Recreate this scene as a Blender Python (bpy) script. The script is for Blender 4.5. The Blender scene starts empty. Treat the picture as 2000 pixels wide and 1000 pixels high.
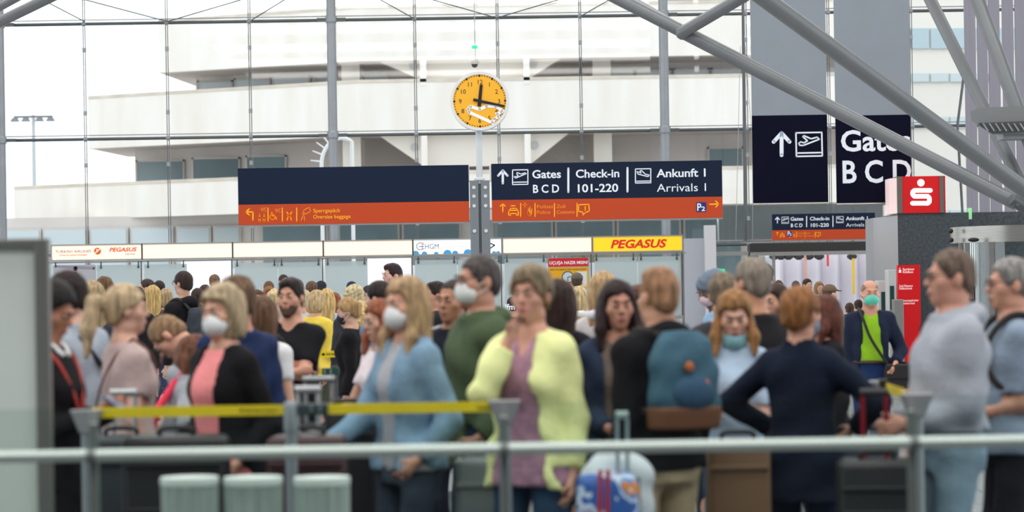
import bpy, bmesh, math, random
import numpy as np
from mathutils import Vector, Matrix

# ------------------------------------------------------------------ camera, sky, light, exposure
SC = bpy.context.scene
COL = SC.collection
F = 5000.0            # focal length in pixels of the 2000 x 1000 frame
HZ = 570.0            # row of the horizon
EYE = 1.6
ROLL = math.radians(0.9)

cd = bpy.data.cameras.new('camera')
cam = bpy.data.objects.new('camera', cd)
COL.objects.link(cam)
cd.sensor_width = 36.0
cd.lens = F * 36.0 / 2000.0
cd.shift_y = (HZ - 500.0) / 2000.0
cd.clip_end = 1000
cam.location = (0, 0, EYE)
cam.rotation_mode = 'XYZ'
cam.rotation_euler = (Matrix.Rotation(math.pi / 2, 3, 'X') @ Matrix.Rotation(-ROLL, 3, 'Z')).to_euler()
cd.dof.use_dof = True
cd.dof.focus_distance = 37.0
cd.dof.aperture_fstop = 2.6
SC.camera = cam

w = bpy.data.worlds.new('sky')
SC.world = w
w.use_nodes = True
bg = w.node_tree.nodes['Background']
bg.inputs[0].default_value = (0.94, 0.97, 1.0, 1)
bg.inputs[1].default_value = 1.85

def area(name, loc, sx, sy, power, col=(1, 1, 1), rot=(0, 0, 0)):
    l = bpy.data.lights.new(name, 'AREA')
    l.shape = 'RECTANGLE'; l.size = sx; l.size_y = sy; l.energy = power; l.color = col
    o = bpy.data.objects.new(name, l); COL.objects.link(o)
    o.location = loc; o.rotation_euler = rot
    return o
# rows of lamp panels under the hall roof
for yy in (-6, 1, 8, 16, 25, 34, 44, 54):
    area('hall_lamp', (0, yy, 12.6), 26, 3.0, 1200, (1.0, 0.965, 0.92))
area('passage_fill', (7.0, 65.0, 3.4), 4.0, 1.2, 130, (1.0, 0.97, 0.97))  # added fill light that brightens the pleated wall, no visible fixture

vs = SC.view_settings
vs.view_transform = 'Standard'
try: vs.look = 'None'
except Exception: pass
vs.gamma = 1.0
vs.use_curve_mapping = False
vs.exposure = 0.0
try: SC.cycles.transparent_max_bounces = 24
except Exception: pass

# ------------------------------------------------------------------ helpers
CT, ST = math.cos(ROLL), math.sin(ROLL)
def W(px, py, d):
    dx, dy = px - 1000.0, HZ - py
    return Vector(((dx * CT + dy * ST) * d / F, d, EYE + (-dx * ST + dy * CT) * d / F))

def lin(c):
    out = []
    for v in c[:3]:
        v = v / 255.0
        out.append(v / 12.92 if v <= 0.04045 else ((v + 0.055) / 1.055) ** 2.4)
    return (*out, 1.0)

MATS = {}
def mat(key, rgb, rough=0.6, metal=0.0, spec=0.5, var=0.0, vscale=8.0, bump=0.0, bscale=60.0, emit=0.0, stretch=None, rgb2=None):
    if key in MATS: return MATS[key]
    m = bpy.data.materials.new(key); m.use_nodes = True
    nt = m.node_tree; b = nt.nodes['Principled BSDF']
    c = lin(rgb)
    b.inputs['Base Color'].default_value = c
    b.inputs['Roughness'].default_value = rough
    b.inputs['Metallic'].default_value = metal
    b.inputs['Specular IOR Level'].default_value = spec
    if emit:
        b.inputs['Emission Color'].default_value = c
        b.inputs['Emission Strength'].default_value = emit
    tc = None
    if var or bump:
        tc = nt.nodes.new('ShaderNodeTexCoord'); src = tc.outputs['Object']
        if stretch:
            mp = nt.nodes.new('ShaderNodeMapping'); mp.inputs['Scale'].default_value = stretch
            nt.links.new(src, mp.inputs['Vector']); src = mp.outputs['Vector']
    if var:
        n = nt.nodes.new('ShaderNodeTexNoise'); n.inputs['Scale'].default_value = vscale; n.inputs['Detail'].default_value = 4
        nt.links.new(src, n.inputs['Vector'])
        r = nt.nodes.new('ShaderNodeMapRange')
        r.inputs['From Min'].default_value = 0.3; r.inputs['From Max'].default_value = 0.7
        nt.links.new(n.outputs['Fac'], r.inputs['Value'])
        mx = nt.nodes.new('ShaderNodeMix'); mx.data_type = 'RGBA'
        if rgb2 is not None: c2 = lin(rgb2)
        else: c2 = tuple(min(1, v * (1 + var)) for v in c[:3]) + (1,)
        c1 = c if rgb2 is not None else tuple(v * (1 - var) for v in c[:3]) + (1,)
        mx.inputs['A'].default_value = c1; mx.inputs['B'].default_value = c2
        nt.links.new(r.outputs['Result'], mx.inputs['Factor'])
        nt.links.new(mx.outputs['Result'], b.inputs['Base Color'])
    if bump:
        n2 = nt.nodes.new('ShaderNodeTexNoise'); n2.inputs['Scale'].default_value = bscale; n2.inputs['Detail'].default_value = 3
        nt.links.new(src, n2.inputs['Vector'])
        bp = nt.nodes.new('ShaderNodeBump'); bp.inputs['Strength'].default_value = bump; bp.inputs['Distance'].default_value = 0.02
        nt.links.new(n2.outputs['Fac'], bp.inputs['Height'])
        nt.links.new(bp.outputs['Normal'], b.inputs['Normal'])
    MATS[key] = m
    return m

def glass(key, tint, refl=0.06, rough=0.02, haze=None, haze_amt=0.0):
    if key in MATS: return MATS[key]
    m = bpy.data.materials.new(key); m.use_nodes = True
    nt = m.node_tree; nt.nodes.clear()
    out = nt.nodes.new('ShaderNodeOutputMaterial')
    t = nt.nodes.new('ShaderNodeBsdfTransparent'); t.inputs[0].default_value = (*tint, 1)
    g = nt.nodes.new('ShaderNodeBsdfGlossy'); g.inputs['Roughness'].default_value = rough
    g.inputs[0].default_value = (1, 1, 1, 1)
    lw = nt.nodes.new('ShaderNodeFresnel'); lw.inputs[0].default_value = 1.5
    mu = nt.nodes.new('ShaderNodeMath'); mu.operation = 'MULTIPLY'; mu.inputs[1].default_value = refl / 0.04
    nt.links.new(lw.outputs[0], mu.inputs[0])
    mx = nt.nodes.new('ShaderNodeMixShader')
    nt.links.new(mu.outputs[0], mx.inputs[0]); 
    last = t.outputs[0]
    if haze is not None:
        df = nt.nodes.new('ShaderNodeBsdfDiffuse'); df.inputs[0].default_value = lin(haze)
        tl = nt.nodes.new('ShaderNodeBsdfTranslucent'); tl.inputs[0].default_value = lin(haze)
        m2 = nt.nodes.new('ShaderNodeMixShader'); m2.inputs[0].default_value = 0.5
        nt.links.new(df.outputs[0], m2.inputs[1]); nt.links.new(tl.outputs[0], m2.inputs[2])
        m3 = nt.nodes.new('ShaderNodeMixShader'); m3.inputs[0].default_value = haze_amt
        nt.links.new(t.outputs[0], m3.inputs[1]); nt.links.new(m2.outputs[0], m3.inputs[2])
        last = m3.outputs[0]
    nt.links.new(last, mx.inputs[1]); nt.links.new(g.outputs[0], mx.inputs[2])
    nt.links.new(mx.outputs[0], out.inputs[0])
    MATS[key] = m
    return m

def tag(o, label=None, cat=None, group=None, kind=None):
    if label: o['label'] = label
    if cat: o['category'] = cat
    if group: o['group'] = group
    if kind: o['kind'] = kind
    return o

def empty(name, loc=(0, 0, 0), rz=0.0, label=None, cat=None, group=None, kind=None):
    o = bpy.data.objects.new(name, None); COL.objects.link(o)
    o.location = loc; o.rotation_euler = (0, 0, rz); o.empty_display_size = 0.1
    tag(o, label, cat, group, kind)
    return o

def link(name, me, m=None, parent=None, loc=None):
    o = bpy.data.objects.new(name, me); COL.objects.link(o)
    if m is not None and not me.materials: me.materials.append(m)
    if parent is not None:
        o.parent = parent
        # geometry is given in world space: bring it into the parent's frame (parents have loc + z-rotation only)
        pm = Matrix.Translation(parent.location) @ Matrix.Rotation(parent.rotation_euler[2], 4, 'Z')
        g = parent.parent
        if g is not None:
            pm = Matrix.Translation(g.location) @ Matrix.Rotation(g.rotation_euler[2], 4, 'Z') @ parent.matrix_parent_inverse @ pm
        o.matrix_parent_inverse = pm.inverted()
    if loc is not None: o.location = loc
    return o

class MB:
    """collects shapes in world space"""
    def __init__(s): s.v = []; s.f = []
    def add(s, vs, fs):
        n = len(s.v); s.v += [tuple(v) for v in vs]; s.f += [tuple(i + n for i in f) for f in fs]; return s
    def box(s, x0, x1, y0, y1, z0, z1):
        v = [(x0,y0,z0),(x1,y0,z0),(x1,y1,z0),(x0,y1,z0),(x0,y0,z1),(x1,y0,z1),(x1,y1,z1),(x0,y1,z1)]
        return s.add(v, [(0,3,2,1),(4,5,6,7),(0,1,5,4),(1,2,6,5),(2,3,7,6),(3,0,4,7)])
    def prism(s, pts, y0, y1):
        """polygon pts (x,z) counter-clockwise seen from -y, extruded along y"""
        n = len(pts)
        v = [(x, y0, z) for x, z in pts] + [(x, y1, z) for x, z in pts]
        f = [tuple(range(n)), tuple(range(2*n-1, n-1, -1))]
        for i in range(n):
            j = (i + 1) % n; f.append((i, i + n, j + n, j))
        return s.add(v, f)
    def vprism(s, pts, z0, z1):
        """plan polygon (x,y) extruded along z"""
        n = len(pts)
        v = [(x, y, z0) for x, y in pts] + [(x, y, z1) for x, y in pts]
        f = [tuple(range(n-1, -1, -1)), tuple(range(n, 2*n))]
        for i in range(n):
            j = (i + 1) % n; f.append((i, j, j + n, i + n))
        return s.add(v, f)
    def tube(s, pts, r, n=12, caps=True):
        pts = [Vector(p) for p in pts]
        rs = r if isinstance(r, (list, tuple)) else [r] * len(pts)
        rings = []; up = None
        for i, p in enumerate(pts):
            t = (pts[min(i+1, len(pts)-1)] - pts[max(i-1, 0)]).normalized()
            if up is None:
                up = Vector((0, 0, 1)) if abs(t.z) < 0.9 else Vector((1, 0, 0))
            a = t.cross(up).normalized(); b = a.cross(t).normalized(); up = b
            rings.append([p + (a * math.cos(2*math.pi*k/n) + b * math.sin(2*math.pi*k/n)) * rs[i] for k in range(n)])
        v = [q for rg in rings for q in rg]; f = []
        for i in range(len(rings) - 1):
            for k in range(n):
                f.append((i*n+k, i*n+(k+1) % n, (i+1)*n+(k+1) % n, (i+1)*n+k))
        if caps:
            f.append(tuple(range(n-1, -1, -1))); f.append(tuple((len(rings)-1)*n + k for k in range(n)))
        return s.add(v, f)
    def disc(s, c, r, y0, y1, n=40, r_in=0.0):
        """disc facing -y from y0 (front) to y1"""
        cx, cz = c
        if r_in <= 0:
            return s.prism([(cx + r*math.cos(2*math.pi*k/n), cz + r*math.sin(2*math.pi*k/n)) for k in range(n)], y0, y1)
        v = []; f = []
        for k in range(n):
            a = 2*math.pi*k/n; ca, sa = math.cos(a), math.sin(a)
            v += [(cx+r*ca, y0, cz+r*sa), (cx+r_in*ca, y0, cz+r_in*sa), (cx+r*ca, y1, cz+r*sa), (cx+r_in*ca, y1, cz+r_in*sa)]
        for k in range(n):
            a = 4*k; b = 4*((k+1) % n)
            f += [(a, b, b+1, a+1), (a+2, a+3, b+3, b+2), (a, a+2, b+2, b), (a+1, b+1, b+3, a+3)]
        return s.add(v, f)
    def ball(s, c, r, nu=14, nv=8):
        r = r if isinstance(r, (tuple, list)) else (r, r, r)
        v = [(c[0], c[1], c[2]-r[2])]; f = []
        for j in range(1, nv):
            t = math.pi*j/nv - math.pi/2
            for k in range(nu):
                a = 2*math.pi*k/nu
                v.append((c[0]+r[0]*math.cos(t)*math.cos(a), c[1]+r[1]*math.cos(t)*math.sin(a), c[2]+r[2]*math.sin(t)))
        v.append((c[0], c[1], c[2]+r[2])); last = len(v)-1
        for k in range(nu):
            f.append((0, 1+(k+1) % nu, 1+k)); b = 1+(nv-2)*nu
            f.append((b+k, b+(k+1) % nu, last))
        for j in range(nv-2):
            for k in range(nu):
                a = 1+j*nu; b = a+nu
                f.append((a+k, a+(k+1) % nu, b+(k+1) % nu, b+k))
        return s.add(v, f)
    def lathe(s, cx, cy, prof, n=24):
        """prof: (r, z) from the bottom up"""
        v = []; f = []
        for r, z in prof:
            for k in range(n):
                a = 2*math.pi*k/n; v.append((cx+r*math.cos(a), cy+r*math.sin(a), z))
        for i in range(len(prof)-1):
            for k in range(n):
                f.append((i*n+k, i*n+(k+1) % n, (i+1)*n+(k+1) % n, (i+1)*n+k))
        f.append(tuple(range(n-1, -1, -1))); f.append(tuple((len(prof)-1)*n+k for k in range(n)))
        return s.add(v, f)
    def mesh(s, name, smooth=False, bevel=0.0, seg=2):
        me = bpy.data.meshes.new(name); me.from_pydata(s.v, [], s.f)
        bm = bmesh.new(); bm.from_mesh(me)
        bmesh.ops.recalc_face_normals(bm, faces=bm.faces)
        if bevel:
            ed = [e for e in bm.edges if len(e.link_faces) == 2 and e.calc_face_angle(0) > 0.6]
            bmesh.ops.bevel(bm, geom=ed, offset=bevel, segments=seg, affect='EDGES', profile=0.5)
        bm.to_mesh(me); bm.free()
        if smooth:
            me.polygons.foreach_set('use_smooth', [True] * len(me.polygons))
            try: me.set_sharp_from_angle(angle=math.radians(40))
            except Exception: pass
        me.update(); return me
    def build(s, name, m, parent=None, smooth=False, bevel=0.0, seg=2, **tags):
        o = link(name, s.mesh(name, smooth, bevel, seg), m, parent)
        if tags: tag(o, **tags)
        return o

def pxbox(x0, x1, y0, y1, d, depth):
    """box whose front face spans these photo pixels at distance d"""
    a = W(x0, y1, d); b = W(x1, y0, d)
    return MB().box(a.x, b.x, d, d + depth, a.z, b.z)

def text(name, s, px, py, cap, d, m, parent, bold=0.0, align='LEFT', wscale=1.0, ext=0.002, shear=0.0, width=None, space=1.0):
    """text whose baseline starts at the photo pixel (px, py), capital height cap pixels"""
    cu = bpy.data.curves.new(name, 'FONT'); cu.body = s
    cu.align_x = align; cu.extrude = ext; cu.offset = bold; cu.resolution_u = 3; cu.shear = shear; cu.space_character = space
    k = cap * d / F / 0.70
    o = bpy.data.objects.new(name, cu)
    me = bpy.data.meshes.new_from_object(o)
    bpy.data.objects.remove(o); bpy.data.curves.remove(cu)
    if width is not None and len(me.vertices):
        xs = [v.co.x for v in me.vertices]; ww = max(xs) - min(xs); wscale = width * d / F / (ww * k)
    p = W(px, py, d)
    me.transform(Matrix.Translation(p) @ Matrix.Rotation(math.pi/2, 4, 'X') @ Matrix.Diagonal((k*wscale, k, 1, 1)))
    return link(name, me, m, parent)

def strokes(name, lines, wpx, d, m, parent, th=0.003, closed=()):
    """thick polylines drawn on a surface at distance d; points in photo pixels"""
    b = MB(); r = wpx * d / F / 2
    for i, ln in enumerate(lines):
        P = [W(x, y, d) for x, y in ln]
        if i in closed: P.append(P[0])
        for p in P:
            b.disc((p.x, p.z), r, d - th, d, n=10)
        for p, q in zip(P, P[1:]):
            t = Vector((q.x - p.x, q.z - p.z))
            if t.length < 1e-6: continue
            t.normalize(); nx, nz = -t.y * r, t.x * r
            b.prism([(p.x-nx, p.z-nz), (q.x-nx, q.z-nz), (q.x+nx, q.z+nz), (p.x+nx, p.z+nz)], d - th, d)
    return b.build(name, m, parent)

def quad_path(pts, n=8):
    """Catmull-Rom through points"""
    out = []; P = [Vector(p) for p in pts]
    for i in range(len(P)-1):
        p0 = P[max(i-1, 0)]; p1 = P[i]; p2 = P[i+1]; p3 = P[min(i+2, len(P)-1)]
        for k in range(n):
            t = k/n
            out.append(0.5*((2*p1)+(p2-p0)*t+(2*p0-5*p1+4*p2-p3)*t*t+(3*p1-p0-3*p2+p3)*t**3))
    out.append(P[-1]); return out
# ------------------------------------------------------------------ materials of the place
steel = mat('painted_steel', (150, 156, 162), 0.42, 0.3, var=0.06, vscale=3)
steel_dark = mat('dark_steel', (92, 98, 102), 0.4, 0.5)
tube_grey = mat('tube_grey', (112, 117, 121), 0.38, 0.15, var=0.06, vscale=2)
brushed = mat('brushed_steel', (168, 168, 164), 0.3, 0.85, var=0.08, vscale=4, stretch=(1, 1, 14))
navy = mat('sign_navy', (20, 34, 58), 0.7, spec=0.2)
navy_banner = mat('banner_navy', (13, 15, 36), 0.85, spec=0.1)
orange = mat('sign_orange', (196, 76, 42), 0.7, spec=0.2)
signyellow = mat('sign_yellow', (252, 176, 20), 0.5, emit=0.15)
signwhite = mat('sign_white', (226, 234, 244), 0.5, emit=0.12)
black = mat('black_paint', (18, 18, 20), 0.5)
dark_header = mat('dark_header', (46, 44, 46), 0.6)
white_paint = mat('white_paint', (235, 235, 235), 0.5)
red = mat('bank_red', (222, 8, 22), 0.35, emit=0.05)
red_plain = mat('red_sheet', (206, 18, 28), 0.4)
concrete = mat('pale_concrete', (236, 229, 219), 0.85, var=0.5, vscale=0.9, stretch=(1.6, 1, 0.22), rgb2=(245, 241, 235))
concrete_shade = mat('shaded_concrete', (214, 207, 202), 0.9, var=0.06, vscale=0.4)  # darker copy of the pale concrete, recess shade put into its colour
window_teal = mat('window_glass_teal', (120, 140, 146), 0.08, 0.0, spec=0.8, var=0.15, vscale=0.3)
window_pale = mat('window_glass_pale', (196, 208, 212), 0.1, 0.0, spec=0.8)
green_light = mat('exit_green', (30, 200, 140), 0.4, emit=0.8)

# floor: polished light stone with fine joints (a brick texture gives the joints, too fine to build at this distance)
def tile_mat(key, c1, c2, mortar, w_, h_, rough, ms=0.012):
    m = bpy.data.materials.new(key); m.use_nodes = True; nt = m.node_tree; b = nt.nodes['Principled BSDF']
    tc = nt.nodes.new('ShaderNodeTexCoord'); br = nt.nodes.new('ShaderNodeTexBrick')
    br.offset = 0.0; br.inputs['Color1'].default_value = lin(c1); br.inputs['Color2'].default_value = lin(c2); br.inputs['Mortar'].default_value = lin(mortar)
    br.inputs['Scale'].default_value = 1.0; br.inputs['Mortar Size'].default_value = ms
    br.inputs['Brick Width'].default_value = w_; br.inputs['Row Height'].default_value = h_
    nt.links.new(tc.outputs['Object'], br.inputs['Vector']); nt.links.new(br.outputs['Color'], b.inputs['Base Color'])
    b.inputs['Roughness'].default_value = rough
    return m
floor_m = tile_mat('polished_floor', (176, 178, 178), (168, 170, 172), (110, 112, 114), 0.6, 0.6, 0.14)
dark_floor_m = tile_mat('dark_floor', (52, 56, 60), (46, 50, 54), (30, 32, 34), 0.6, 0.6, 0.3)

MB().box(-30, 30, 8.6, 75, -0.3, 0).build('floor', floor_m, kind='structure')
MB().box(-30, 30, -14.3, 8.6, -0.3, 0).build('floor_near', dark_floor_m, kind='structure')
MB().box(-14, 3.2, 9.0, 20.6, 0, 0.004).build('floor_inlay', dark_floor_m, kind='structure')
MB().box(-30, 30, -14, 62, 12.8, 13.3).build('ceiling', mat('ceiling_panel', (196, 196, 192), 0.8), kind='structure')
MB().box(-30, 30, -14.3, -14, 0, 12.8).build('wall_front', mat('hall_wall', (84, 86, 88), 0.8), kind='structure')
MB().box(-400, 400, 75, 420, -0.6, -0.3).build('ground_outside', mat('apron_concrete', (176, 176, 172), 0.9, var=0.05, vscale=0.1), kind='structure')

# ------------------------------------------------------------------ glass wall with its columns
DG = 61.0
k0 = W(652, 270, DG).x; BAY = 161.3 * DG / F
ZR = [0.0, W(652, 490, DG).z, W(652, 265, DG).z, W(652, 40, DG).z, W(652, -185, DG).z]
pane_g = glass('facade_glass', (0.955, 0.97, 0.975), 0.045)
gw = empty('wall_back', (0, DG, 0), kind='structure')
pane_me = {}
for r in range(4):
    z0, z1 = ZR[r], ZR[r+1]
    me = MB().box(0.03, BAY-0.03, -0.012, 0.012, z0+0.03, z1-0.03).mesh('pane')
    pane_me[r] = me
for k in range(-6, 10):
    for r in range(4):
        if r == 0 and k in (5, 6): continue
        o = link('pane', pane_me[r], pane_g, gw); o.location = (k0 + k*BAY, DG, 0)
for k in range(-6, 11):
    x = k0 + k*BAY
    if k % 4 == 0 and k < 8: continue
    z0 = ZR[1] if k == 6 else 0
    for sx in (-0.022, 0.022):
        MB().tube([(x+sx, DG-0.06, z0), (x+sx, DG-0.06, ZR[4])], 0.011, 8).build('mullion_rod', steel_dark, gw)
    for r in range(1, 4):
        if k == 6 and r == 1: continue
        for dz in (-0.62, 0.62):
            MB().tube([(x, DG-0.07, ZR[r]+dz-0.05), (x, DG-0.07, ZR[r]+dz+0.05)], 0.045, 8).build('rod_clamp', steel, gw)
        MB().ball((x, DG-0.1, ZR[r]), 0.06).build('node', steel, gw, smooth=True)
xa, xb = k0 - 6*BAY, k0 + 10*BAY
for r in (1, 2, 3, 4):
    MB().tube([(xa, DG-0.08, ZR[r]), (xb, DG-0.08, ZR[r])], 0.038, 10).build('transom', steel_dark, gw, smooth=True)
    MB().tube([(xa, DG-0.1, ZR[r]+0.09), (xb, DG-0.1, ZR[r]+0.09)], 0.012, 8).build('transom_rod', steel, gw)
for (x0, y0, x1, y1) in ((30, -28, 165, 42), (130, -10, 327, 42), (470, 0, 327, 42), (620, -40, 490, 40), (690, -30, 810, 37), (790, -16, 970, 35), (1130, -12, 970, 35), (1250, -35, 1132, 33)):
    d = DG - 0.25
    MB().tube([W(x0, y0, d), W(x1, y1, d)], 0.014, 6).build('brace_rod', steel_dark, gw)

for k, lab in ((-4, 'grey steel facade column beside the airfield lamp mast'), (0, 'grey steel facade column behind the blank navy sign panel'), (4, 'grey steel facade column behind the arrivals sign panel')):
    x = k0 + k*BAY
    e = empty('steel_column', (x, DG-0.3, 0), label=lab, cat='column')
    MB().tube([(x, DG-0.3, 0), (x, DG-0.3, 12.8)], 0.11, 20).build('shaft', steel, e, smooth=True)
    for z in (ZR[2], ZR[3], ZR[1]):
        MB().lathe(x, DG-0.3, [(0.125, z-0.09), (0.135, z-0.06), (0.135, z+0.06), (0.125, z+0.09)], 20).build('collar', steel, e)
    for s_ in (-1, 1):
        for z in (ZR[2], ZR[3]):
            MB().box(min(x+s_*0.1, x+s_*0.34), max(x+s_*0.1, x+s_*0.34), DG-0.32, DG-0.06, z-0.03, z+0.03).build('bracket', steel_dark, e)

# ------------------------------------------------------------------ the terraced terminal building across the forecourt
DF = 100.0
tb = empty('terminal_building', (0, DF, 0), label='pale concrete terminal building with stepped balcony bands outside the glass wall', cat='building')
Mx = W(700, 100, DF).x; Rx = W(1760, 100, DF).x
def plan(px_left, d_left, back):
    L = W(px_left, 200, d_left)
    return [(L.x, d_left), (Mx, DF), (Rx, DF), (Rx, DF+back), (L.x+1.0, d_left+back)]
def band(px_left, d_left, z0, z1, th=0.5):
    p = plan(px_left, d_left, 0)
    pts = [p[0], p[1], p[2], (p[2][0], DF+th), (p[1][0], DF+th), (p[0][0], d_left+th)]
    MB().vprism(pts, z0, z1).build('parapet', concrete, tb)
    cop = [(x, y-0.02) for x, y in p[:3]] + pts[3:]
    MB().vprism(cop, z1-0.10, z1+0.03).build('coping', mat('stained_coping', (214, 204, 190), 0.9, var=0.12, vscale=1.2), tb)
    q = [(p[0][0], p[0][1]+0.45), (p[1][0], p[1][1]+0.45), (p[2][0], p[2][1]+0.45), (p[2][0], DF+9), (p[0][0]+0.6, d_left+7)]
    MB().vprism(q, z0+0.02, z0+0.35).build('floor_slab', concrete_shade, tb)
Z3 = (10.72, 12.85); Z2 = (7.80, 9.95); Z1 = (4.90, 6.35)
band(312, 104, *Z3); band(172, 106, *Z2); band(25, 108, *Z1)
# roof terrace above on the right and set-back storey
# recessed storey walls with their windows
def recess(px_l, z0, z1, wins, dset=3.2):
    y = DF + dset; dy_ = 8*(700-px_l)/675; L = W(px_l, 200, y+dy_)
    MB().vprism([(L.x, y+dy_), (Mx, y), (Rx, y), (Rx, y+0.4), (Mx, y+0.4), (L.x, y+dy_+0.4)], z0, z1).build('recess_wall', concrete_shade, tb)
    for (x0, x1, zz0, zz1, mt) in wins:
        dd_ = y + (dy_*max(0, (700-(x0+x1)/2)/(700-px_l)) if x1 < 700 else 0); a = W(x0, 200, dd_).x; b = W(x1, 200, dd_).x
        yo = dy_ * max(0, min(1, (Mx - b) / (Mx - L.x))) if a < Mx else 0
        yy = y + yo - 0.12
        f = MB()
        t = 0.07
        f.box(a, b, yy, yy+0.1, zz0, zz0+t); f.box(a, b, yy, yy+0.1, zz1-t, zz1); f.box(a, a+t, yy, yy+0.1, zz0, zz1); f.box(b-t, b, yy, yy+0.1, zz0, zz1)
        fo = f.build('window', mat('pale_frame', (205, 200, 194), 0.6), tb)
        MB().box(a+t, b-t, yy+0.03, yy+0.06, zz0+t, zz1-t).build('pane', mt, fo)
recess(383, Z2[1]-0.2, Z3[0]+0.3, [(388, 458, 9.6, 10.55, window_pale), (460, 532, 9.6, 10.55, window_pale), (534, 608, 9.6, 10.55, window_pale), (612, 640, 9.6, 10.5, window_teal), (706, 760, 9.6, 10.45, window_teal),
                                     (1092, 1150, 9.6, 10.3, window_pale), (1192, 1240, 9.6, 10.5, window_pale), (1242, 1312, 9.6, 10.5, window_pale), (1316, 1386, 9.6, 10.5, window_pale), (1390, 1450, 9.6, 10.5, window_pale), (1454, 1540, 9.6, 10.5, window_pale), (1550, 1700, 9.6, 10.5, window_pale)])
recess(262, Z1[1]-0.2, Z2[0]+0.3, [(267, 362, 6.0, 7.35, window_teal), (376, 470, 6.0, 7.35, window_teal), (480, 560, 6.0, 7.35, window_teal), (1380, 1450, 6.1, 7.3, window_teal)])
# ground storey glazing below the lowest band
for i, (x0, x1) in enumerate(((0, 80), (83, 170), (175, 250), (254, 338), (344, 412), (416, 470), (510, 640), (660, 780), (785, 900), (960, 1080), (1084, 1200), (1205, 1330), (1335, 1450))):
    a = W(x0, 450, DF+5).x; b = W(x1, 450, DF+5).x
    fo = MB().box(a, b, DF+5, DF+5.15, 0.2, 4.5).build('window', mat('pale_frame', (205, 200, 194)), tb)
    MB().box(a+0.08, b-0.08, DF+4.94, DF+5.0, 0.3, 4.42).build('pane', window_pale if i < 6 else window_teal, fo)
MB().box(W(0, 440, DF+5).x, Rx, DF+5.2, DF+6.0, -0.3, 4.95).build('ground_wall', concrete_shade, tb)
# flared bulges in the middle: trapezoid aprons under the bands, with fins and round lamps
for (z0, z1, xa_, xb_, xc_, xd_) in ((Z3[0]-0.72, Z3[0]+0.05, 735, 818, 1036, 1098), (Z2[0]-1.25, Z2[0]+0.05, 735, 826, 1030, 1112)):
    y = DF - 0.9
    p = [(W(xb_, 120, DF).x, z0), (W(xc_, 120, DF).x, z0), (W(xd_, 120, DF).x, z1), (W(xa_, 120, DF).x, z1)]
    MB().prism(p, DF+0.5, DF+1.4).build('apron', mat('apron_white', (232, 226, 218), 0.85), tb)
    for px in (826, 1028):
        x = W(px, 120, DF).x
        MB().box(x-0.12, x+0.12, DF-0.02, DF+0.6, z0-0.3, z1).build('fin', concrete, tb)
    for px in (806, 1042):
        x = W(px, 120, DF).x
        MB().disc((x, (z0+z1)/2+0.15), 0.16, DF+0.44, DF+0.5, 16).build('round_lamp', mat('lamp_grey', (190, 190, 190)), tb)
for px in (680, 1178):
    for (z0, z1) in ((Z2[1], Z3[0]), (Z1[1], Z2[0])):
        x = W(px, 140, DF).x
        MB().box(x-0.36, x+0.36, DF+1.5, DF+2.4, z0-0.3, z1+0.1).build('pier', concrete, tb)
# glassy plant room on the roof, to the right
a = W(1300, 0, DF+3).x
MB().box(a, Rx, DF+3, DF+8, Z3[1]-0.6, 17).build('roof_storey', mat('blue_glass', (116, 136, 170), 0.15, spec=0.7), tb)
for i in range(5):
    x = a + 0.4 + i*2.9
    MB().box(x, x+0.06, DF+2.94, DF+3.0, Z3[1]-0.6, 17).build('roof_mullion', steel_dark, tb)

# further building to the right
rb = empty('office_building', (0, 130, 0), label='distant pale office block with strip windows beyond the right banner', cat='building')
a = W(1735, 200, 130).x; b = W(2150, 200, 130).x
MB().box(a, b, 130, 140, -0.3, 19).build('wall', mat('office_wall', (232, 228, 220), 0.85), rb)
for (y0, y1, n) in ((55, 95, 7), (143, 160, 7), (228, 250, 7), (410, 425, 7)):
    for i in range(n):
        x0 = 1742 + i*38
        pa = W(x0, y1, 129.9); pb = W(x0+34, y0, 129.9)
        MB().box(pa.x, pb.x, 129.85, 130.0, pa.z, pb.z).build('window', window_pale if y0 != 55 else mat('office_glass', (176, 196, 204), 0.1), rb)

# floodlight mast far left
lm = empty('floodlight_mast', (W(66, 300, 140).x, 140, -0.3), label='tall slim airfield floodlight mast seen through the glass', cat='lamp mast')
c = W(65, 228, 140)
MB().tube([(c.x, 140, -0.3), (c.x, 140, c.z+0.1)], [0.16, 0.09], 10).build('mast', mat('mast_grey', (196, 202, 206)), lm)
MB().box(c.x-1.05, c.x+1.05, 139.9, 140.1, c.z-0.05, c.z+0.05).build('crossbar', mat('mast_dark', (120, 124, 128)), lm)
for dx in (-1.0, -0.4, 0.35, 0.95):
    MB().add([(c.x+dx-0.22, 139.7, c.z-0.25), (c.x+dx+0.22, 139.7, c.z-0.25), (c.x+dx+0.12, 139.9, c.z-0.05), (c.x+dx-0.12, 139.9, c.z-0.05),
              (c.x+dx-0.22, 140.2, c.z-0.25), (c.x+dx+0.22, 140.2, c.z-0.25), (c.x+dx+0.12, 140.1, c.z-0.05), (c.x+dx-0.12, 140.1, c.z-0.05)],
             [(0,1,2,3),(4,7,6,5),(0,4,5,1),(3,2,6,7),(0,3,7,4),(1,5,6,2)]).build('floodlight', mat('mast_dark', (120, 124, 128)), lm)
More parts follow.
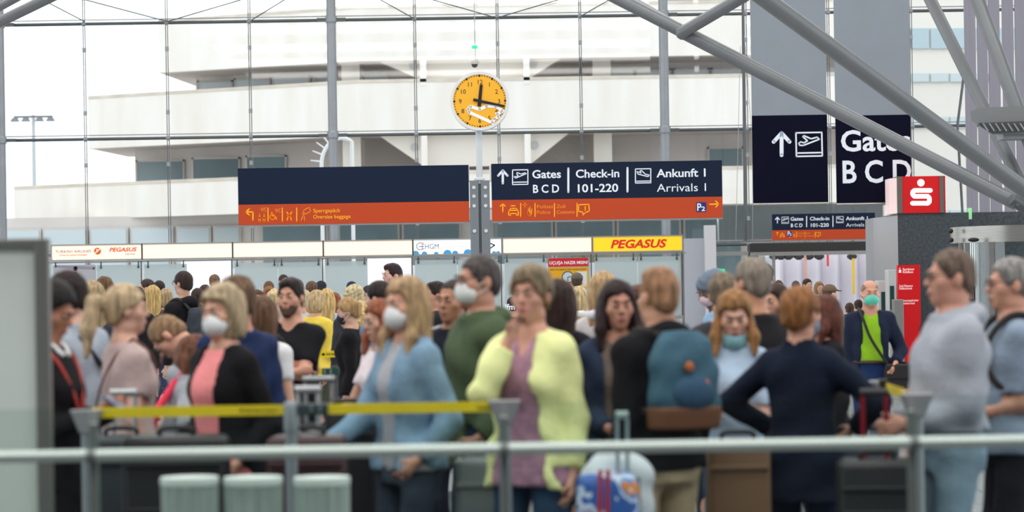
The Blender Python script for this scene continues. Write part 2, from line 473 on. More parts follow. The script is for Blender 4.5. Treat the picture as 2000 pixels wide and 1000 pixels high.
# white spiked arch in front of the building
ar = empty('spiked_arch', (W(640, 300, 80).x, 80, -0.3), label='white curved frame with radiating spikes standing outside behind the facade column', cat='sculpture')
cx, cz = W(668, 322, 80).x, W(668, 322, 80).z
R_ = 40*80/F
arcp = [(cx + R_*math.cos(t), 80, cz + R_*1.3*math.sin(t)) for t in [math.radians(60+i*7.5) for i in range(17)]]
MB().tube([(arcp[-1][0], 80, -0.3)] + arcp[::-1] + [(arcp[0][0], 80, -0.3)], 0.06, 8).build('arch', white_paint, ar, smooth=True)
for i in range(3, 17, 2):
    p = Vector(arcp[i]); q = p + Vector((p.x-cx, 0, (p.z-cz)*0.75)).normalized()*0.35
    MB().tube([p, q], [0.035, 0.02], 6).build('spike', white_paint, ar)

# ------------------------------------------------------------------ the sign post with clock and two sign panels
DS = 40.0
def mpx(v, d=DS): return v * d / F
cp = W(938, 450, DS)
sp = empty('sign_post', (cp.x, DS, 0), label='grey steel double-channel post carrying the clock and both navy sign panels', cat='post')
ztop = W(938, 352, DS).z
for (x0, x1) in ((-0.155, -0.02), (0.02, 0.155)):
    MB().box(cp.x+x0, cp.x+x1, DS, DS+0.14, 0, ztop).build('channel', mat('post_grey', (124, 134, 142), 0.45, 0.2), sp, bevel=0.01)
MB().box(cp.x-0.03, cp.x+0.03, DS+0.03, DS+0.11, 0, ztop).build('web', steel_dark, sp)
MB().box(cp.x-0.25, cp.x+0.25, DS-0.1, DS+0.26, 0, 0.02).build('base_plate', steel, sp)
for yy in (366, 383, 402, 451):
    for sx in (-0.09, 0.09):
        p = W(938, yy, DS)
        MB().disc((cp.x+sx, p.z), 0.028, DS-0.012, DS, 12).build('bolt', mat('bolt_white', (214, 218, 220), 0.4), sp)
for sx in (-1, 1):
    for (y0, y1) in ((322, 355), (409, 430)):
        za, zb = W(938, y1, DS).z, W(938, y0, DS).z
        MB().box(cp.x+min(sx*0.155, sx*0.19), cp.x+max(sx*0.155, sx*0.19), DS+0.02, DS+0.1, za, zb).build('panel_bracket', white_paint, sp)
MB().tube([(cp.x, DS+0.07, ztop-0.05), (cp.x, DS+0.07, W(937, 255, DS).z)], 0.05, 16).build('clock_pipe', mat('clock_rim', (206, 214, 220), 0.4), sp, smooth=True)
MB().lathe(cp.x, DS+0.07, [(0.085, ztop), (0.085, ztop+0.03), (0.055, ztop+0.05)], 16).build('pipe_flange', mat('clock_rim', (206, 214, 220)), sp)
# clock
cc = W(937, 198, DS); cr = mpx(57.5)
ck = empty('station_clock', (cc.x, DS, cc.z-cr), label='round yellow wall clock with white aeroplane outline on top of the sign post', cat='clock')
MB().disc((cc.x, cc.z), cr, DS-0.06, DS+0.16, 56).build('case', mat('clock_rim', (206, 214, 220)), ck, smooth=True)
MB().disc((cc.x, cc.z), cr, DS-0.075, DS-0.05, 56, r_in=cr*0.905).build('rim', mat('clock_rim2', (224, 230, 234), 0.35), ck)
yd = DS-0.062
MB().disc((cc.x, cc.z), cr*0.915, yd, yd+0.01, 56).build('dial', mat('clock_yellow', (240, 176, 40), 0.5, emit=0.1), ck)
for k in range(60):
    a = math.radians(k*6); rr = cr*0.86; x = cc.x+rr*math.sin(a); z = cc.z+rr*math.cos(a)
    big = k % 5 == 0
    MB().disc((x, z), 0.018 if big else 0.008, yd-0.006, yd, 8).build('minute_mark', black, ck)
for hnum in range(1, 13):
    a = math.radians(hnum*30)
    px = 937 + 57.5*0.66*math.sin(a); py = 198 - 57.5*0.66*math.cos(a) + 4
    text('numeral', str(hnum), px, py, 8.5, yd-0.002, mat('numeral_grey', (62, 52, 36)), ck, align='CENTER')
strokes('plane_outline', [[(998-16, 216), (968, 208), (950, 207), (937, 214), (919, 208), (914, 213), (916, 219), (962, 240), (966, 232), (974, 228), (970, 222), (980, 219)]], 6, yd-0.004, mat('clock_white', (244, 244, 244), emit=0.1), ck)
def hand(ang, l, tail, wd, y):
    a = math.radians(ang); s_, c_ = math.sin(a), math.cos(a)
    def q(u, v): return (cc.x + u*s_ + v*c_, cc.z + u*c_ - v*s_)
    p = [q(-tail, -wd), q(-tail, wd), q(l, wd*0.8), q(l, -wd*0.8)]
    MB().prism(p[::-1], y, y+0.006).build('clock_hand', black, ck)
hand(6.5, cr*0.56, cr*0.18, 0.028, yd-0.016)
hand(103, cr*0.86, cr*0.22, 0.022, yd-0.024)

def sign_panel(px0, px1, yt, ym, yb, d, label, name='wayfinding_sign', px_at=None, depth=0.12):
    a = W(px0, yb, d); b = W(px1, yt, d); m_ = W(px0, ym, d)
    # measured rows are taken at px0
    zt, zm, zb = W(px0, yt, d).z, m_.z, a.z
    e = empty(name, ((a.x+b.x)/2, d, zb), label=label, cat='sign')
    MB().box(a.x, b.x, d, d+depth, zm, zt).build('navy_panel', navy, e)
    MB().box(a.x, b.x, d, d+depth, zb, zm).build('orange_panel', orange, e)
    MB().box(a.x, b.x, d+0.005, d+depth-0.005, zb-0.02, zb).build('bottom_rail', steel, e)
    return e
s1 = sign_panel(466, 915, 329, 400, 440, DS, 'navy and orange hanging sign with blank top and Sperrgepaeck line, left of the clock post')
s2 = sign_panel(961, 1410, 320, 391, 432, DS, 'navy and orange hanging sign reading Gates, Check-in and Ankunft, right of the clock post')
e_ = DS - 0.001
# left panel, yellow line
strokes('arrow', [[(494, 430), (494, 414), (480, 414)], [(487, 408), (480, 414), (487, 420)]], 2.6, e_, signyellow, s1)
for x in (523.5, 551.5, 579.5): strokes('divider', [[(x, 406), (x, 432)]], 2.0, e_, signyellow, s1)
for x in (507, 516): 
    strokes('figure_pictogram', [[(x, 419), (x, 425)], [(x-1.2, 426), (x-1.2, 432)], [(x+1.2, 426), (x+1.2, 432)], [(x, 415.5), (x, 416)]], 3.0, e_, mat('sign_amber', (240, 140, 30), emit=0.1), s1)
amber = MATS['sign_amber']
text('lettering', 'WC', 509, 413, 7.5, e_, amber, s1, bold=0.01, width=12)
text('lettering', 'WC', 537, 415, 7.5, e_, amber, s1, bold=0.01, width=12)
def ring(x, y, r, n=14): return [(x+r*math.cos(2*math.pi*i/n), y+r*math.sin(2*math.pi*i/n)) for i in range(n)]
strokes('wheelchair_pictogram', [ring(532, 424, 5), [(531, 415), (531, 421), (537, 422), (540, 428)]], 2.2, e_, signyellow, s1, closed=(0,))
strokes('baby_pictogram', [ring(565, 421, 3), [(560, 414), (563, 418)], [(570, 414), (567, 418)], [(562, 425), (561, 430)], [(568, 425), (569, 430)]], 2.2, e_, signyellow, s1, closed=(0,))
strokes('porter_pictogram', [[(592, 411), (604, 405), (607, 413), (595, 419)], [(590, 416), (594, 421), (595, 431)], [(592, 421), (588, 431)]], 1.8, e_, amber, s1, closed=(0,))
text('lettering', 'Sperrgepäck', 611.5, 415, 7.2, e_, signyellow, s1, width=53, bold=0.006)
text('lettering', 'Oversize baggage', 611.5, 427, 7.2, e_, signyellow, s1, width=73, bold=0.006)

def gates_text(e, x0, y0, k, d, tilt=-0.0157, orange_row='full', second=True):
    """the Gates / Check-in / Ankunft layout; (x0, y0) is the panel's top-left corner in the photo, k the scale against the big sign"""
    def T(x, y): return (x0 + (x-961)*k, y0 + (y-320)*k)
    def P(pts): return [T(x, y) for x, y in pts]
    strokes('arrow', [P([(982, 358), (982, 334)]), P([(973, 343), (982, 333), (991, 343)])], 4.4*k, d, signwhite, e)
    strokes('takeoff_pictogram', [P([(1001, 332), (1031, 331.5), (1031, 360), (1001, 360.5)]), P([(1003, 356), (1029, 355.5)]),
            P([(1004, 345), (1007, 348), (1028, 339), (1025, 337.5), (1018, 340), (1010, 337), (1009, 339), (1012, 343), (1008, 345)])], 2.0*k, d, signwhite, e, closed=(0, 2))
    def t(s, x, y, w_, b=0.02, cap=15.5): 
        q = T(x, y); text('lettering', s, q[0], q[1], cap*k, d, signwhite, e, bold=b, width=w_*k)
    t('Gates', 1039, 348, 56); t('B C D', 1040, 376.5, 51)
    strokes('divider', [P([(1110, 329), (1110, 375)])], 4*k, d, signwhite, e)
    t('Check-in', 1124, 347, 85); t('101-220', 1124, 375.5, 79)
    strokes('divider', [P([(1225.5, 328), (1225.5, 374)])], 4*k, d, signwhite, e)
    strokes('landing_pictogram', [P([(1241, 330), (1271, 329.5), (1271, 357), (1241, 357.5)]), P([(1243, 354), (1269, 353.5)]),
            P([(1244, 335), (1246, 340), (1266, 345), (1268, 342), (1260, 340), (1253, 333), (1250, 334), (1252, 338), (1247, 336)])], 2.0*k, d, signwhite, e, closed=(0, 2))
    t('Ankunft 1', 1283, 346, 96); t('Arrivals 1', 1283, 374.5, 96, b=0.0)
def amber_row(e, T, k, d):
    def P(pts): return [T(x, y) for x, y in pts]
    strokes('arrow', [P([(982, 414), (982, 399)]), P([(977, 403), (982, 398), (987, 403)])], 2.2*k, d, signyellow, e)
    strokes('taxi_pictogram', [P([(993, 420), (994, 412), (998, 407), (1008, 407), (1012, 412), (1012.5, 420), (1009, 421), (1009, 417), (997, 417), (997, 421)]), P([(996, 411), (1010, 411)]), P([(998, 402), (1006, 402)])], 2.0*k, d, signyellow, e, closed=(0,))
    strokes('help_pictogram', [P([(1025, 396), (1025, 405)]), P([(1021, 400.5), (1029, 400.5)]), P([(1031, 412), (1033, 421), (1037, 421), (1039, 408)]), P([(1035, 404), (1035, 418)]), P([(1032, 407), (1033, 418)])], 2.6*k, d, amber, e)
    strokes('feedback_pictogram', [P([(1130, 400), (1150, 399), (1151, 412), (1142, 416), (1139, 420), (1138, 414), (1130, 413)]), P([(1143, 403), (1143, 411)])], 2.0*k, d, signyellow, e, closed=(0,))
    for x in (1017, 1045, 1083, 1127): strokes('divider', [P([(x, 397), (x, 423)])], 2.0*k, d, signyellow, e)
    for (s_, x, y, w_) in (('Polizei', 1048, 407, 31), ('Police', 1048, 418, 26), ('Zoll', 1087, 406.5, 17), ('Customs', 1087, 417.5, 35)):
        q = T(x, y); text('lettering', s_, q[0], q[1], 6.8*k, d, amber, e, bold=0.006, width=w_*k)
gates_text(s2, 961, 320, 1.0, e_)
amber_row(s2, lambda x, y: (x, y), 1.0, e_)
def parking(e, x0, x1, y0, y1, d, s_):
    a, b = W(x0, y1, d), W(x1, y0, d)
    MB().box(a.x, b.x, d-0.004, d, a.z, b.z).build('parking_plate', mat('parking_blue', (26, 40, 122), 0.5), e)
    text('lettering', 'P', x0+1, y1-2.5, (y1-y0)*0.75, d-0.005, signwhite, e, bold=0.02, width=(x1-x0)*0.42)
    text('lettering', s_, x0+(x1-x0)*0.5, y1-2.0, (y1-y0)*0.45, d-0.005, signwhite, e, bold=0.02, width=(x1-x0)*0.4)
parking(s2, 1360, 1379, 395, 414, e_, '2')
strokes('arrow', [[(1386, 399), (1403, 398.5)], [(1397.5, 392.5), (1403.5, 398.5), (1398, 404.5)]], 2.6, e_, signyellow, s2)

# second, far sign over the passage
D2 = 57.0
s3 = sign_panel(1509, 1709, 418.5, 450, 469.5, D2, 'small navy and orange sign reading Gates and Check-in above the passage', depth=0.1)
k_ = 200/449
gates_text(s3, 1509, 418.5, k_, D2-0.001)
def T3(x, y): return (1509 + (x-961)*k_ + (9 if x > 1016 else 0), 418.5 + (y-320)*k_)
amber_row(s3, T3, k_, D2-0.001)
parking(s3, 1537, 1547, 452, 462, D2-0.001, '2')
for px in (1530, 1690):
    p = W(px, 420, D2+0.05)
    MB().tube([(p.x, D2+0.05, p.z-0.05), (p.x, D2+0.05, 12.8)], 0.008, 6).build('hanger_cable', steel_dark, s3)

# ------------------------------------------------------------------ two long banners
DB = 45.0
def banner(x0, x1, label):
    a = W(x0, 398, DB); b = W(x1, 398, DB); zn = W(x0, 226, DB).z; zb = W(x0, 398, DB).z
    e = empty('hanging_banner', ((a.x+b.x)/2, DB, zb), label=label, cat='banner')
    MB().box(a.x, b.x, DB, DB+0.006, zn, 12.8).build('grey_cloth', mat('banner_grey', (142, 151, 162), 0.8, var=0.03, vscale=2, bump=0.08, bscale=5), e)
    MB().box(a.x, b.x, DB-0.001, DB+0.007, zb, zn).build('navy_cloth', navy_banner, e)
    MB().tube([(a.x, DB+0.003, zb-0.01), (b.x, DB+0.003, zb-0.01)], 0.022, 10).build('weight_bar', brushed, e)
    return e
b1 = banner(1471, 1618, 'long grey banner with navy foot showing an arrow and plane pictogram')
b2 = banner(1634, 1781, 'long grey banner with navy foot lettered Gates B C D')
d = DB - 0.002
strokes('arrow', [[(1526.5, 303), (1526.5, 260)], [(1511, 277), (1526.5, 260), (1542, 277)]], 7.5, d, signwhite, b1)
strokes('takeoff_pictogram', [[(1554.5, 259.5), (1605, 258.5), (1606, 304.5), (1555.5, 305.5)], [(1557, 299), (1603, 298)],
        [(1560, 280), (1562, 284), (1569, 284), (1600, 272), (1596, 268), (1584, 271), (1570, 265), (1568, 267), (1577, 275), (1570, 279), (1564, 277)]], 3.0, d, signwhite, b1, closed=(0, 2))
text('lettering', 'Gates', 1641, 295, 40, d, signwhite, b2, bold=0.02, width=136)
text('lettering', 'B C D', 1643, 357, 43, d, signwhite, b2, bold=0.02, width=134)

# ------------------------------------------------------------------ steel branches of the roof tree (right) and the one top left
tr = empty('branching_column', (W(1992, 400, 36).x+0.6, 36.4, 0), label='branching grey steel tube column supporting the roof at the right', cat='column')
def tube(p0, p1, r, parent=tr, name='branch'):
    MB().tube([p0, p1], r, 24).build(name, tube_grey, parent, smooth=True)
node = W(1988, 398, 36)
tube(node, W(1334, 62, 37.5), 0.105)
tube(W(1334, 62, 37.5), W(1130, -42, 38), 0.095)
tube(W(1334, 62, 37.5), W(1216, -8, 39.5), 0.085)
tube(W(1328, 66, 37.4), W(1560, -70, 36), 0.09)
tube(W(2030, 392, 35), W(1450, -35, 31.5), 0.112)
tube(W(2005, 380, 37), W(1790, -55, 40), 0.095)
tube(W(2030, 330, 36.5), W(1885, -65, 38), 0.105)
MB().ball(W(1334, 63, 37.5), 0.115).build('joint', tube_grey, tr, smooth=True)
MB().tube([W(2040, 420, 36), (W(2040, 420, 36).x, 36.4, 0)], 0.2, 24).build('trunk', tube_grey, tr, smooth=True)
MB().tube([W(1975, 388, 35.8), W(2040, 430, 36)], 0.09, 16).build('fork_plate', steel_dark, tr, smooth=True)
MB().tube([W(1984, 392, 35.8), W(1984, 402, 35.8)], 0.06, 12).build('pin', steel_dark, tr)
tl = empty('roof_strut', W(-60, 40, 33), label='grey steel roof struts crossing the upper left corner of the hall', cat='strut')
tube(W(-150, 115, 33), W(160, -35, 33), 0.07, tl, 'strut')
tube(W(-150, 95, 34), W(80, -30, 34), 0.055, tl, 'strut')
# thin cables by the banner
cab = empty('tension_cable', W(1455, 470, 58), label='thin dark tension rod with side wires left of the banners', cat='cable')
MB().tube([W(1451, -10, 58), W(1456, 470, 58)], 0.035, 8).build('rod', steel_dark, cab)
MB().tube([W(1446, 90, 57.9), W(1437, 470, 57.9)], 0.007, 6).build('wire', steel, cab)
MB().tube([W(1454, 70, 57.9), W(1470, 290, 57.9), W(1470, 470, 57.9)], 0.007, 6).build('wire', steel, cab)
cb2 = empty('tension_cable', W(1883, 400, 56), label='slim grey tension rod right of the lettered banner', cat='cable')
MB().tube([W(1893, -430, 56), W(1886, 120, 56), W(1870, 245, 56), W(1880, 418, 56)], 0.03, 8).build('rod', steel_dark, cb2)

# flood lamp housing on the branches
fl = empty('flood_lamp', W(1950, 262, 36.8), label='angular grey flood lamp housing mounted on the steel branches', cat='lamp')
def fpt(x, y, d): p = W(x, y, d); return (p.x, p.y, p.z)
front = [(1895, 218), (1912, 211), (2010, 206), (2010, 262), (1938, 262), (1908, 243), (1897, 236)]
v = [fpt(x, y, 36.3) for x, y in front] + [fpt(x+4, y, 37.2) for x, y in front]
n = len(front)
MB().add(v, [tuple(range(n)), tuple(range(2*n-1, n-1, -1))] + [(i, i+n, (i+1) % n + n, (i+1) % n) for i in range(n)]).build('housing', mat('lamp_housing', (122, 126, 128), 0.5), fl)
MB().prism([(W(1914, 240, 36.2).x, W(1914, 240, 36.2).z), (W(1940, 258, 36.2).x, W(1940, 258, 36.2).z), (W(2008, 254, 36.2).x, W(2008, 254, 36.2).z), (W(2008, 236, 36.2).x, W(2008, 236, 36.2).z)], 36.22, 36.3).build('louvre_field', mat('lamp_dark', (70, 72, 74), 0.6), fl)
for i in range(7):
    x = 1920 + i*12
    MB().tube([W(x, 241, 36.2), W(x+10, 256, 36.2)], 0.012, 6).build('louvre', steel, fl)
MB().box(W(1957, 262, 36.5).x, W(2010, 262, 36.5).x, 36.4, 36.9, W(1957, 272, 36.5).z, W(1957, 262, 36.5).z).build('bracket', steel, fl)

# tall pale vertical blind panels on the far right
bl_m = mat('blind_panel', (152, 151, 164), 0.7, var=0.04, vscale=1.5, stretch=(14, 1, 0.1))
for i, (x0, x1) in enumerate(((1889, 1911), (1914, 1934), (1936, 1958), (1963, 1985), (1988, 2040))):
    a = W(x0, 412, 50); b = W(x1, 412, 50)
    o = MB().box(a.x, b.x, 50, 50.05, 0.0, 12.8).build('blind_panel', bl_m)
    tag(o, 'tall pale lilac-grey vertical panel hanging behind the steel branches', 'panel', 'tall vertical panels at the right')

# hanging exit sign and dome camera in front of the facade
ex = empty('exit_sign', W(927, 92, 59), label='small green exit sign hanging on a thin rod above the clock', cat='sign')
p = W(927, 92, 59)
MB().box(p.x-0.065, p.x+0.065, 58.97, 59.03, p.z-0.035, p.z+0.035).build('plate', green_light, ex)
MB().tube([(p.x, 59, p.z), (p.x, 59, 12.8)], 0.006, 6).build('rod', steel, ex)
ex2 = empty('dome_camera', W(927, 126, 59), label='small dark dome camera hanging just above the yellow clock', cat='camera')
p = W(927, 126, 59)
MB().ball((p.x, 59, p.z), 0.075).build('dome', mat('dome_dark', (70, 72, 76), 0.2), ex2, smooth=True)
MB().lathe(p.x, 59, [(0.085, p.z+0.01), (0.085, p.z+0.06), (0.03, p.z+0.09)], 16).build('housing', mat('lamp_grey', (190, 190, 190)), ex2)
MB().tube([(p.x+0.02, 59.05, p.z+0.06), (p.x+0.02, 59.05, 12.8)], 0.006, 6).build('rod', steel, ex2)
for (px, py, lab) in ((603, 117, 'green emergency exit sign under the concrete balcony left of the column'), (1242, 110, 'green emergency exit sign under the concrete balcony right of the clock')):
    p = W(px, py, DF+2.4)
    o = MB().box(p.x-0.13, p.x+0.13, DF+2.36, DF+2.44, p.z-0.08, p.z+0.08).add([(p.x-0.02, DF+2.38, p.z+0.08), (p.x+0.02, DF+2.38, p.z+0.08), (p.x+0.02, DF+2.42, p.z+0.45), (p.x-0.02, DF+2.42, p.z+0.45)], [(0, 1, 2, 3)]).build('exit_sign', green_light)
    tag(o, lab, 'sign')

# ------------------------------------------------------------------ check-in counter row
DC = 52.0
cream = mat('lightbox_cream', (255, 232, 216), 0.5, emit=0.45)
frost = glass('counter_glass', (0.86, 0.92, 0.93), 0.03, 0.05, haze=(226, 236, 238), haze_amt=0.6)
alu = mat('aluminium', (178, 180, 178), 0.35, 0.7)
segs = [(101, 276, 'cream lightbox lettered Turkish Airlines and Pegasus'), (279, 453, 'blank cream lightbox beside the Turkish Airlines one'), (456, 630, 'blank cream lightbox under the left end of the blank sign'), (633, 805, 'blank cream lightbox left of the EHGM lightbox'),
        (808, 979, 'white and blue cloud lightbox lettered EHGM behind the post'), (983, 1155, 'blank cream lightbox left of the yellow Pegasus one'), (1159, 1332, 'yellow lightbox with red Pegasus lettering')]
zb, zt = W(640, 499.5, DC).z, W(640, 472, DC).z
lb = []
for i, (x0, x1, lab) in enumerate(segs):
    a, b = W(x0, 490, DC).x, W(x1, 490, DC).x
    e = empty('lightbox_sign', ((a+b)/2, DC, zb), label=lab + ' above the counters', cat='sign')
    fm = MB(); t = 0.025
    fm.box(a, b, DC-0.02, DC+0.3, zb-t, zb); fm.box(a, b, DC-0.02, DC+0.3, zt, zt+t); fm.box(a-t, a, DC-0.02, DC+0.3, zb-t, zt+t); fm.box(b, b+t, DC-0.02, DC+0.3, zb-t, zt+t)
    fm.build('frame', alu, e)
    m_ = cream
    if i == 4: m_ = mat('lightbox_white', (226, 232, 240), 0.5, emit=0.6)
    if i == 6: m_ = mat('lightbox_yellow', (250, 196, 28), 0.5, emit=0.55)
    MB().box(a, b, DC, DC+0.25, zb, zt).build('light_panel', m_, e)
    lb.append(e)
d = DC - 0.003
oran = mat('print_orange', (226, 92, 30), 0.5, emit=0.2); greyp = mat('print_grey', (140, 130, 126), 0.5, emit=0.1)
text('lettering', 'TURKISH AIRLINES', 108, 494, 5, d, greyp, lb[0], width=70)
text('lettering', 'STAR ALLIANCE MEMBER', 116, 500, 2.6, d, oran, lb[0], width=54)
o = W(190.5, 490.5, d); MB().disc((o.x, o.z), 6.8*d/F, d-0.003, d, 20).build('emblem', oran, lb[0])
strokes('emblem_bird', [[(186, 494), (190, 491), (195, 486)], [(190, 491), (189, 487)]], 1.8, d-0.003, cream, lb[0])
text('lettering', 'PEGASUS', 213, 491.5, 7.5, d, oran, lb[0], width=54, bold=0.03, shear=0.25)
text('lettering', 'AIRLINES', 244, 497.5, 2.6, d, greyp, lb[0], width=20)
text('lettering', 'PEGASUS', 1192, 484.5, 15.5, d, mat('print_red', (214, 40, 28), 0.5, emit=0.2), lb[6], width=110, bold=0.035, shear=0.25)
text('lettering', 'EHGM', 823, 486.5, 10, d, greyp, lb[4], width=33)
strokes('swirl', [[(827, 475), (819, 474), (814, 478), (814, 484), (818, 488), (825, 487)], [(818, 482), (826, 481)]], 1.4, d, greyp, lb[4])
text('lettering', 'AVIATION SERVICES', 868, 484, 4, d, mat('print_pale', (206, 190, 196), emit=0.3), lb[4], width=52)
strokes('diamond', [[(953, 473), (966, 479), (956, 486)]], 2.2, d, black, lb[4])
for (x, r) in ((812, 7), (829, 5.5), (852, 4.5), (874, 8), (889, 6), (914, 8.5), (965, 4), (973, 4)):
    p = W(x, 497.5, d); rr = r*d/F
    pts = [(p.x + rr*math.cos(t), max(p.z-0.0, zb) + rr*math.sin(t)) for t in [math.pi*i/12 for i in range(13)]]
    MB().prism(pts, d-0.004, d).build('cloud', mat('print_blue', (66, 150, 206), emit=0.3), lb[4])
# rail with clips, glass screens and desks
xl, xr = W(60, 500, DC).x, W(1340, 500, DC).x
rail = empty('counter_rail', (0, DC, zb), label='slim aluminium rail with clips running under the counter lightboxes', cat='rail')
zr = zb - 0.05
MB().box(xl, xr, DC+0.02, DC+0.08, zr-0.02, zr+0.015).build('bar', alu, rail)
for px in (108, 197, 270, 289, 358, 463, 536, 550, 622, 640, 712, 817, 887, 974, 990, 1062, 1165, 1237, 1252, 1322):
    x = W(px, 510, DC).x
    MB().box(x-0.012, x+0.012, DC, DC+0.03, zr-0.11, zr).disc((x, zr-0.12), 0.025, DC-0.01, DC+0.03, 10).build('clip', steel_dark, rail)
whitewall = mat('white_wall', (238, 240, 244), 0.6)
for i, (x0, x1, lab) in enumerate(segs):
    a, b = W(x0, 540, DC).x, W(x1, 540, DC).x; mid = a + (b-a)*0.5
    e = empty('check_in_counter', ((a+b)/2, DC, 0), label='check-in counter with frosted screen under the ' + ('Turkish Airlines lightbox', 'blank lightbox next to Turkish Airlines', 'blank lightbox below the left sign end', 'blank lightbox beside EHGM', 'EHGM lightbox', 'blank lightbox beside the yellow one', 'yellow Pegasus lightbox')[i], cat='counter')
    MB().box(a+0.02, b-0.02, DC-0.1, DC+0.6, 0, 1.02).build('desk', mat('desk_white', (222, 224, 226), 0.4), e, bevel=0.01)
    MB().box(a, b, DC-0.14, DC+0.64, 1.02, 1.07).build('desk_top', mat('desk_grey', (150, 152, 154), 0.4), e)
    MB().box(a+0.03, mid-0.01, DC, DC+0.02, 1.07, zr-0.07).build('glass_screen', frost, e)
    if i not in (1, 3): MB().box(mid+0.01, b-0.03, DC, DC+0.02, 1.07, zr-0.07).build('glass_screen', frost, e)
    MB().box(b-0.012, b+0.012, DC-0.01, DC+0.03, 1.07, zr).build('edge_post', steel_dark, e)
# white back wall patches behind the counters
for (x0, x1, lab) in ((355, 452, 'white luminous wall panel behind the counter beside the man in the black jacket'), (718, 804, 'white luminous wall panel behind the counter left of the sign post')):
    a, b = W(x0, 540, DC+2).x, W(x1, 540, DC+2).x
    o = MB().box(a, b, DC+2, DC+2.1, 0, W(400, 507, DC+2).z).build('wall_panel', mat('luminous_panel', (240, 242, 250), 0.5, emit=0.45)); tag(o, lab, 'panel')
o = MB().box(xl, xr, DC+2.6, DC+2.7, 0, 2.2).build('wall_panel', mat('rear_panel', (226, 232, 236), 0.6)); tag(o, 'long pale grey partition wall behind the frosted counter screens', 'panel')
# posters on the screens
pe = empty('poster', W(141, 590, DC-0.03), label='poster of a crew member in a waistcoat taped to the counter glass', cat='poster')
MB().add([], []); pp = pxbox(107, 185, 517, 592, DC-0.04, 0.01).build('sheet', mat('poster_grey', (176, 178, 186), 0.5, var=0.1, vscale=2), pe)
dd = DC - 0.042
strokes('printed_figure', [[(147, 534), (147, 560)], [(151, 538), (153, 556)]], 7, dd, mat('print_navy', (54, 60, 78)), pe)
strokes('printed_sleeve', [[(156, 536), (160, 552)], [(142, 536), (140, 552)]], 4, dd, mat('print_shirt', (222, 226, 232)), pe)
strokes('printed_head', [[(147, 526), (147, 528)]], 7, dd-0.004, mat('print_skin', (196, 150, 130)), pe)
strokes('printed_hair', [[(146, 523.5), (149, 523)]], 6, dd-0.006, mat('print_hair', (70, 52, 50)), pe)
strokes('printed_ceiling', [[(108, 520), (184, 524)]], 5, dd, mat('print_lilac', (150, 144, 160)), pe)
pe = empty('poster', W(1110, 560, DC-0.03), label='red and yellow poster with round gauge on the counter glass asking about flight readiness', cat='poster')
pxbox(1071, 1149, 503.5, 521, DC-0.04, 0.01).build('red_field', red_plain, pe)
pxbox(1071, 1149, 521, 562, DC-0.04, 0.01).build('yellow_field', mat('poster_yellow', (226, 168, 20), 0.5), pe)
text('lettering', 'UÇUŞA HAZIR MISIN?', 1073, 516.5, 6, dd, signwhite, pe, width=75, bold=0.02)
text('lettering', 'ARE YOU READY FOR YOUR FLIGHT?', 1074, 528.5, 3.2, dd, mat('print_brown', (96, 60, 20)), pe, width=72)
o = W(1109, 541.5, dd); MB().disc((o.x, o.z), 12*dd/F, dd-0.003, dd, 24).build('gauge_rim', mat('print_dark', (60, 78, 84)), pe)
MB().disc((o.x, o.z), 10*dd/F, dd-0.006, dd-0.003, 24).build('gauge_face', mat('print_paleblue', (196, 210, 216)), pe)
strokes('gauge_hand', [[(1109, 541.5), (1109, 549)], [(1109, 541.5), (1115, 540)]], 1.2, dd-0.007, black, pe)
pxbox(1127, 1146, 530, 556, dd, 0.002).build('white_note', mat('print_note', (214, 220, 222)), pe)
pxbox(1080, 1146, 556, 561, dd, 0.002).build('cream_strip', mat('print_cream', (222, 204, 160)), pe)

# ------------------------------------------------------------------ wall pieces and passage right of the counters
wp = mat('lilac_grey', (176, 180, 192), 0.6)
pxbox(1334, 1376, 466, 900, 59.2, 0.2)
def wallpiece(name, x0, x1, ytop, d, m, label, depth=0.2, cat='panel', z0=0.0):
    a, b = W(x0, ytop, d), W(x1, ytop, d)
    o = MB().box(a.x, b.x, d, d+depth, z0, a.z).build(name, m); tag(o, label, cat); return o
wallpiece('wall_panel', 1336, 1376, 466, 59.2, wp, 'lilac-grey wall panel right of the yellow lightbox counter')
wallpiece('wall_pillar', 1376, 1398, 440, 59.0, mat('pale_pillar', (208, 210, 216), 0.6), 'pale square pillar beside the lilac-grey panel', 0.3, 'pillar')
wallpiece('door_lintel', 1398, 1462, 492, 59.3, alu, 'aluminium lintel strip over the side door glazing', 0.1, 'lintel', z0=W(1430, 499, 59.3).z)
o = pxbox(1402, 1416, 525, 534, 59.25, 0.04).build('exit_sign', green_light); tag(o, 'small green exit sign low behind the grey-haired man', 'sign')
# dark grey glazed strip above the passage
o = MB().box(W(1405, 470, 64).x, W(1725, 470, 64).x, 64, 64.6, W(1405, 473, 64).z, W(1405, 402, 64).z).build('canopy_beam', mat('canopy_grey', (128, 134, 134), 0.6, var=0.08, vscale=1)); tag(o, 'grey canopy beam outside above the passage doorway', 'beam')
po = empty('door_1', (W(1590, 480, 60.3).x, 60.3, 0), kind='structure')
a, b = W(1463, 478, 60.3), W(1722, 478, 60.3)
z1_, z2_ = W(1600, 491, 60.3).z, W(1600, 474, 60.3).z
MB().box(a.x, b.x, 60.1, 60.6, z1_, z2_).build('header', dark_header, po)
MB().box(a.x, b.x, 60.05, 60.6, z1_-0.08, z1_).build('header_rail', alu, po)
MB().box(a.x, a.x+0.2, 60.1, 60.6, 0, z1_).build('jamb', dark_header, po)
xj = W(1510, 500, 60.3).x
MB().box(xj-0.03, xj+0.03, 60.1, 60.3, 0, z1_).build('door_post', alu, po)
MB().box(a.x+0.2, xj-0.05, 60.2, 60.23, 0.1, z1_-0.1).build('pane', glass('door_glass', (0.85, 0.9, 0.9), 0.06), po)
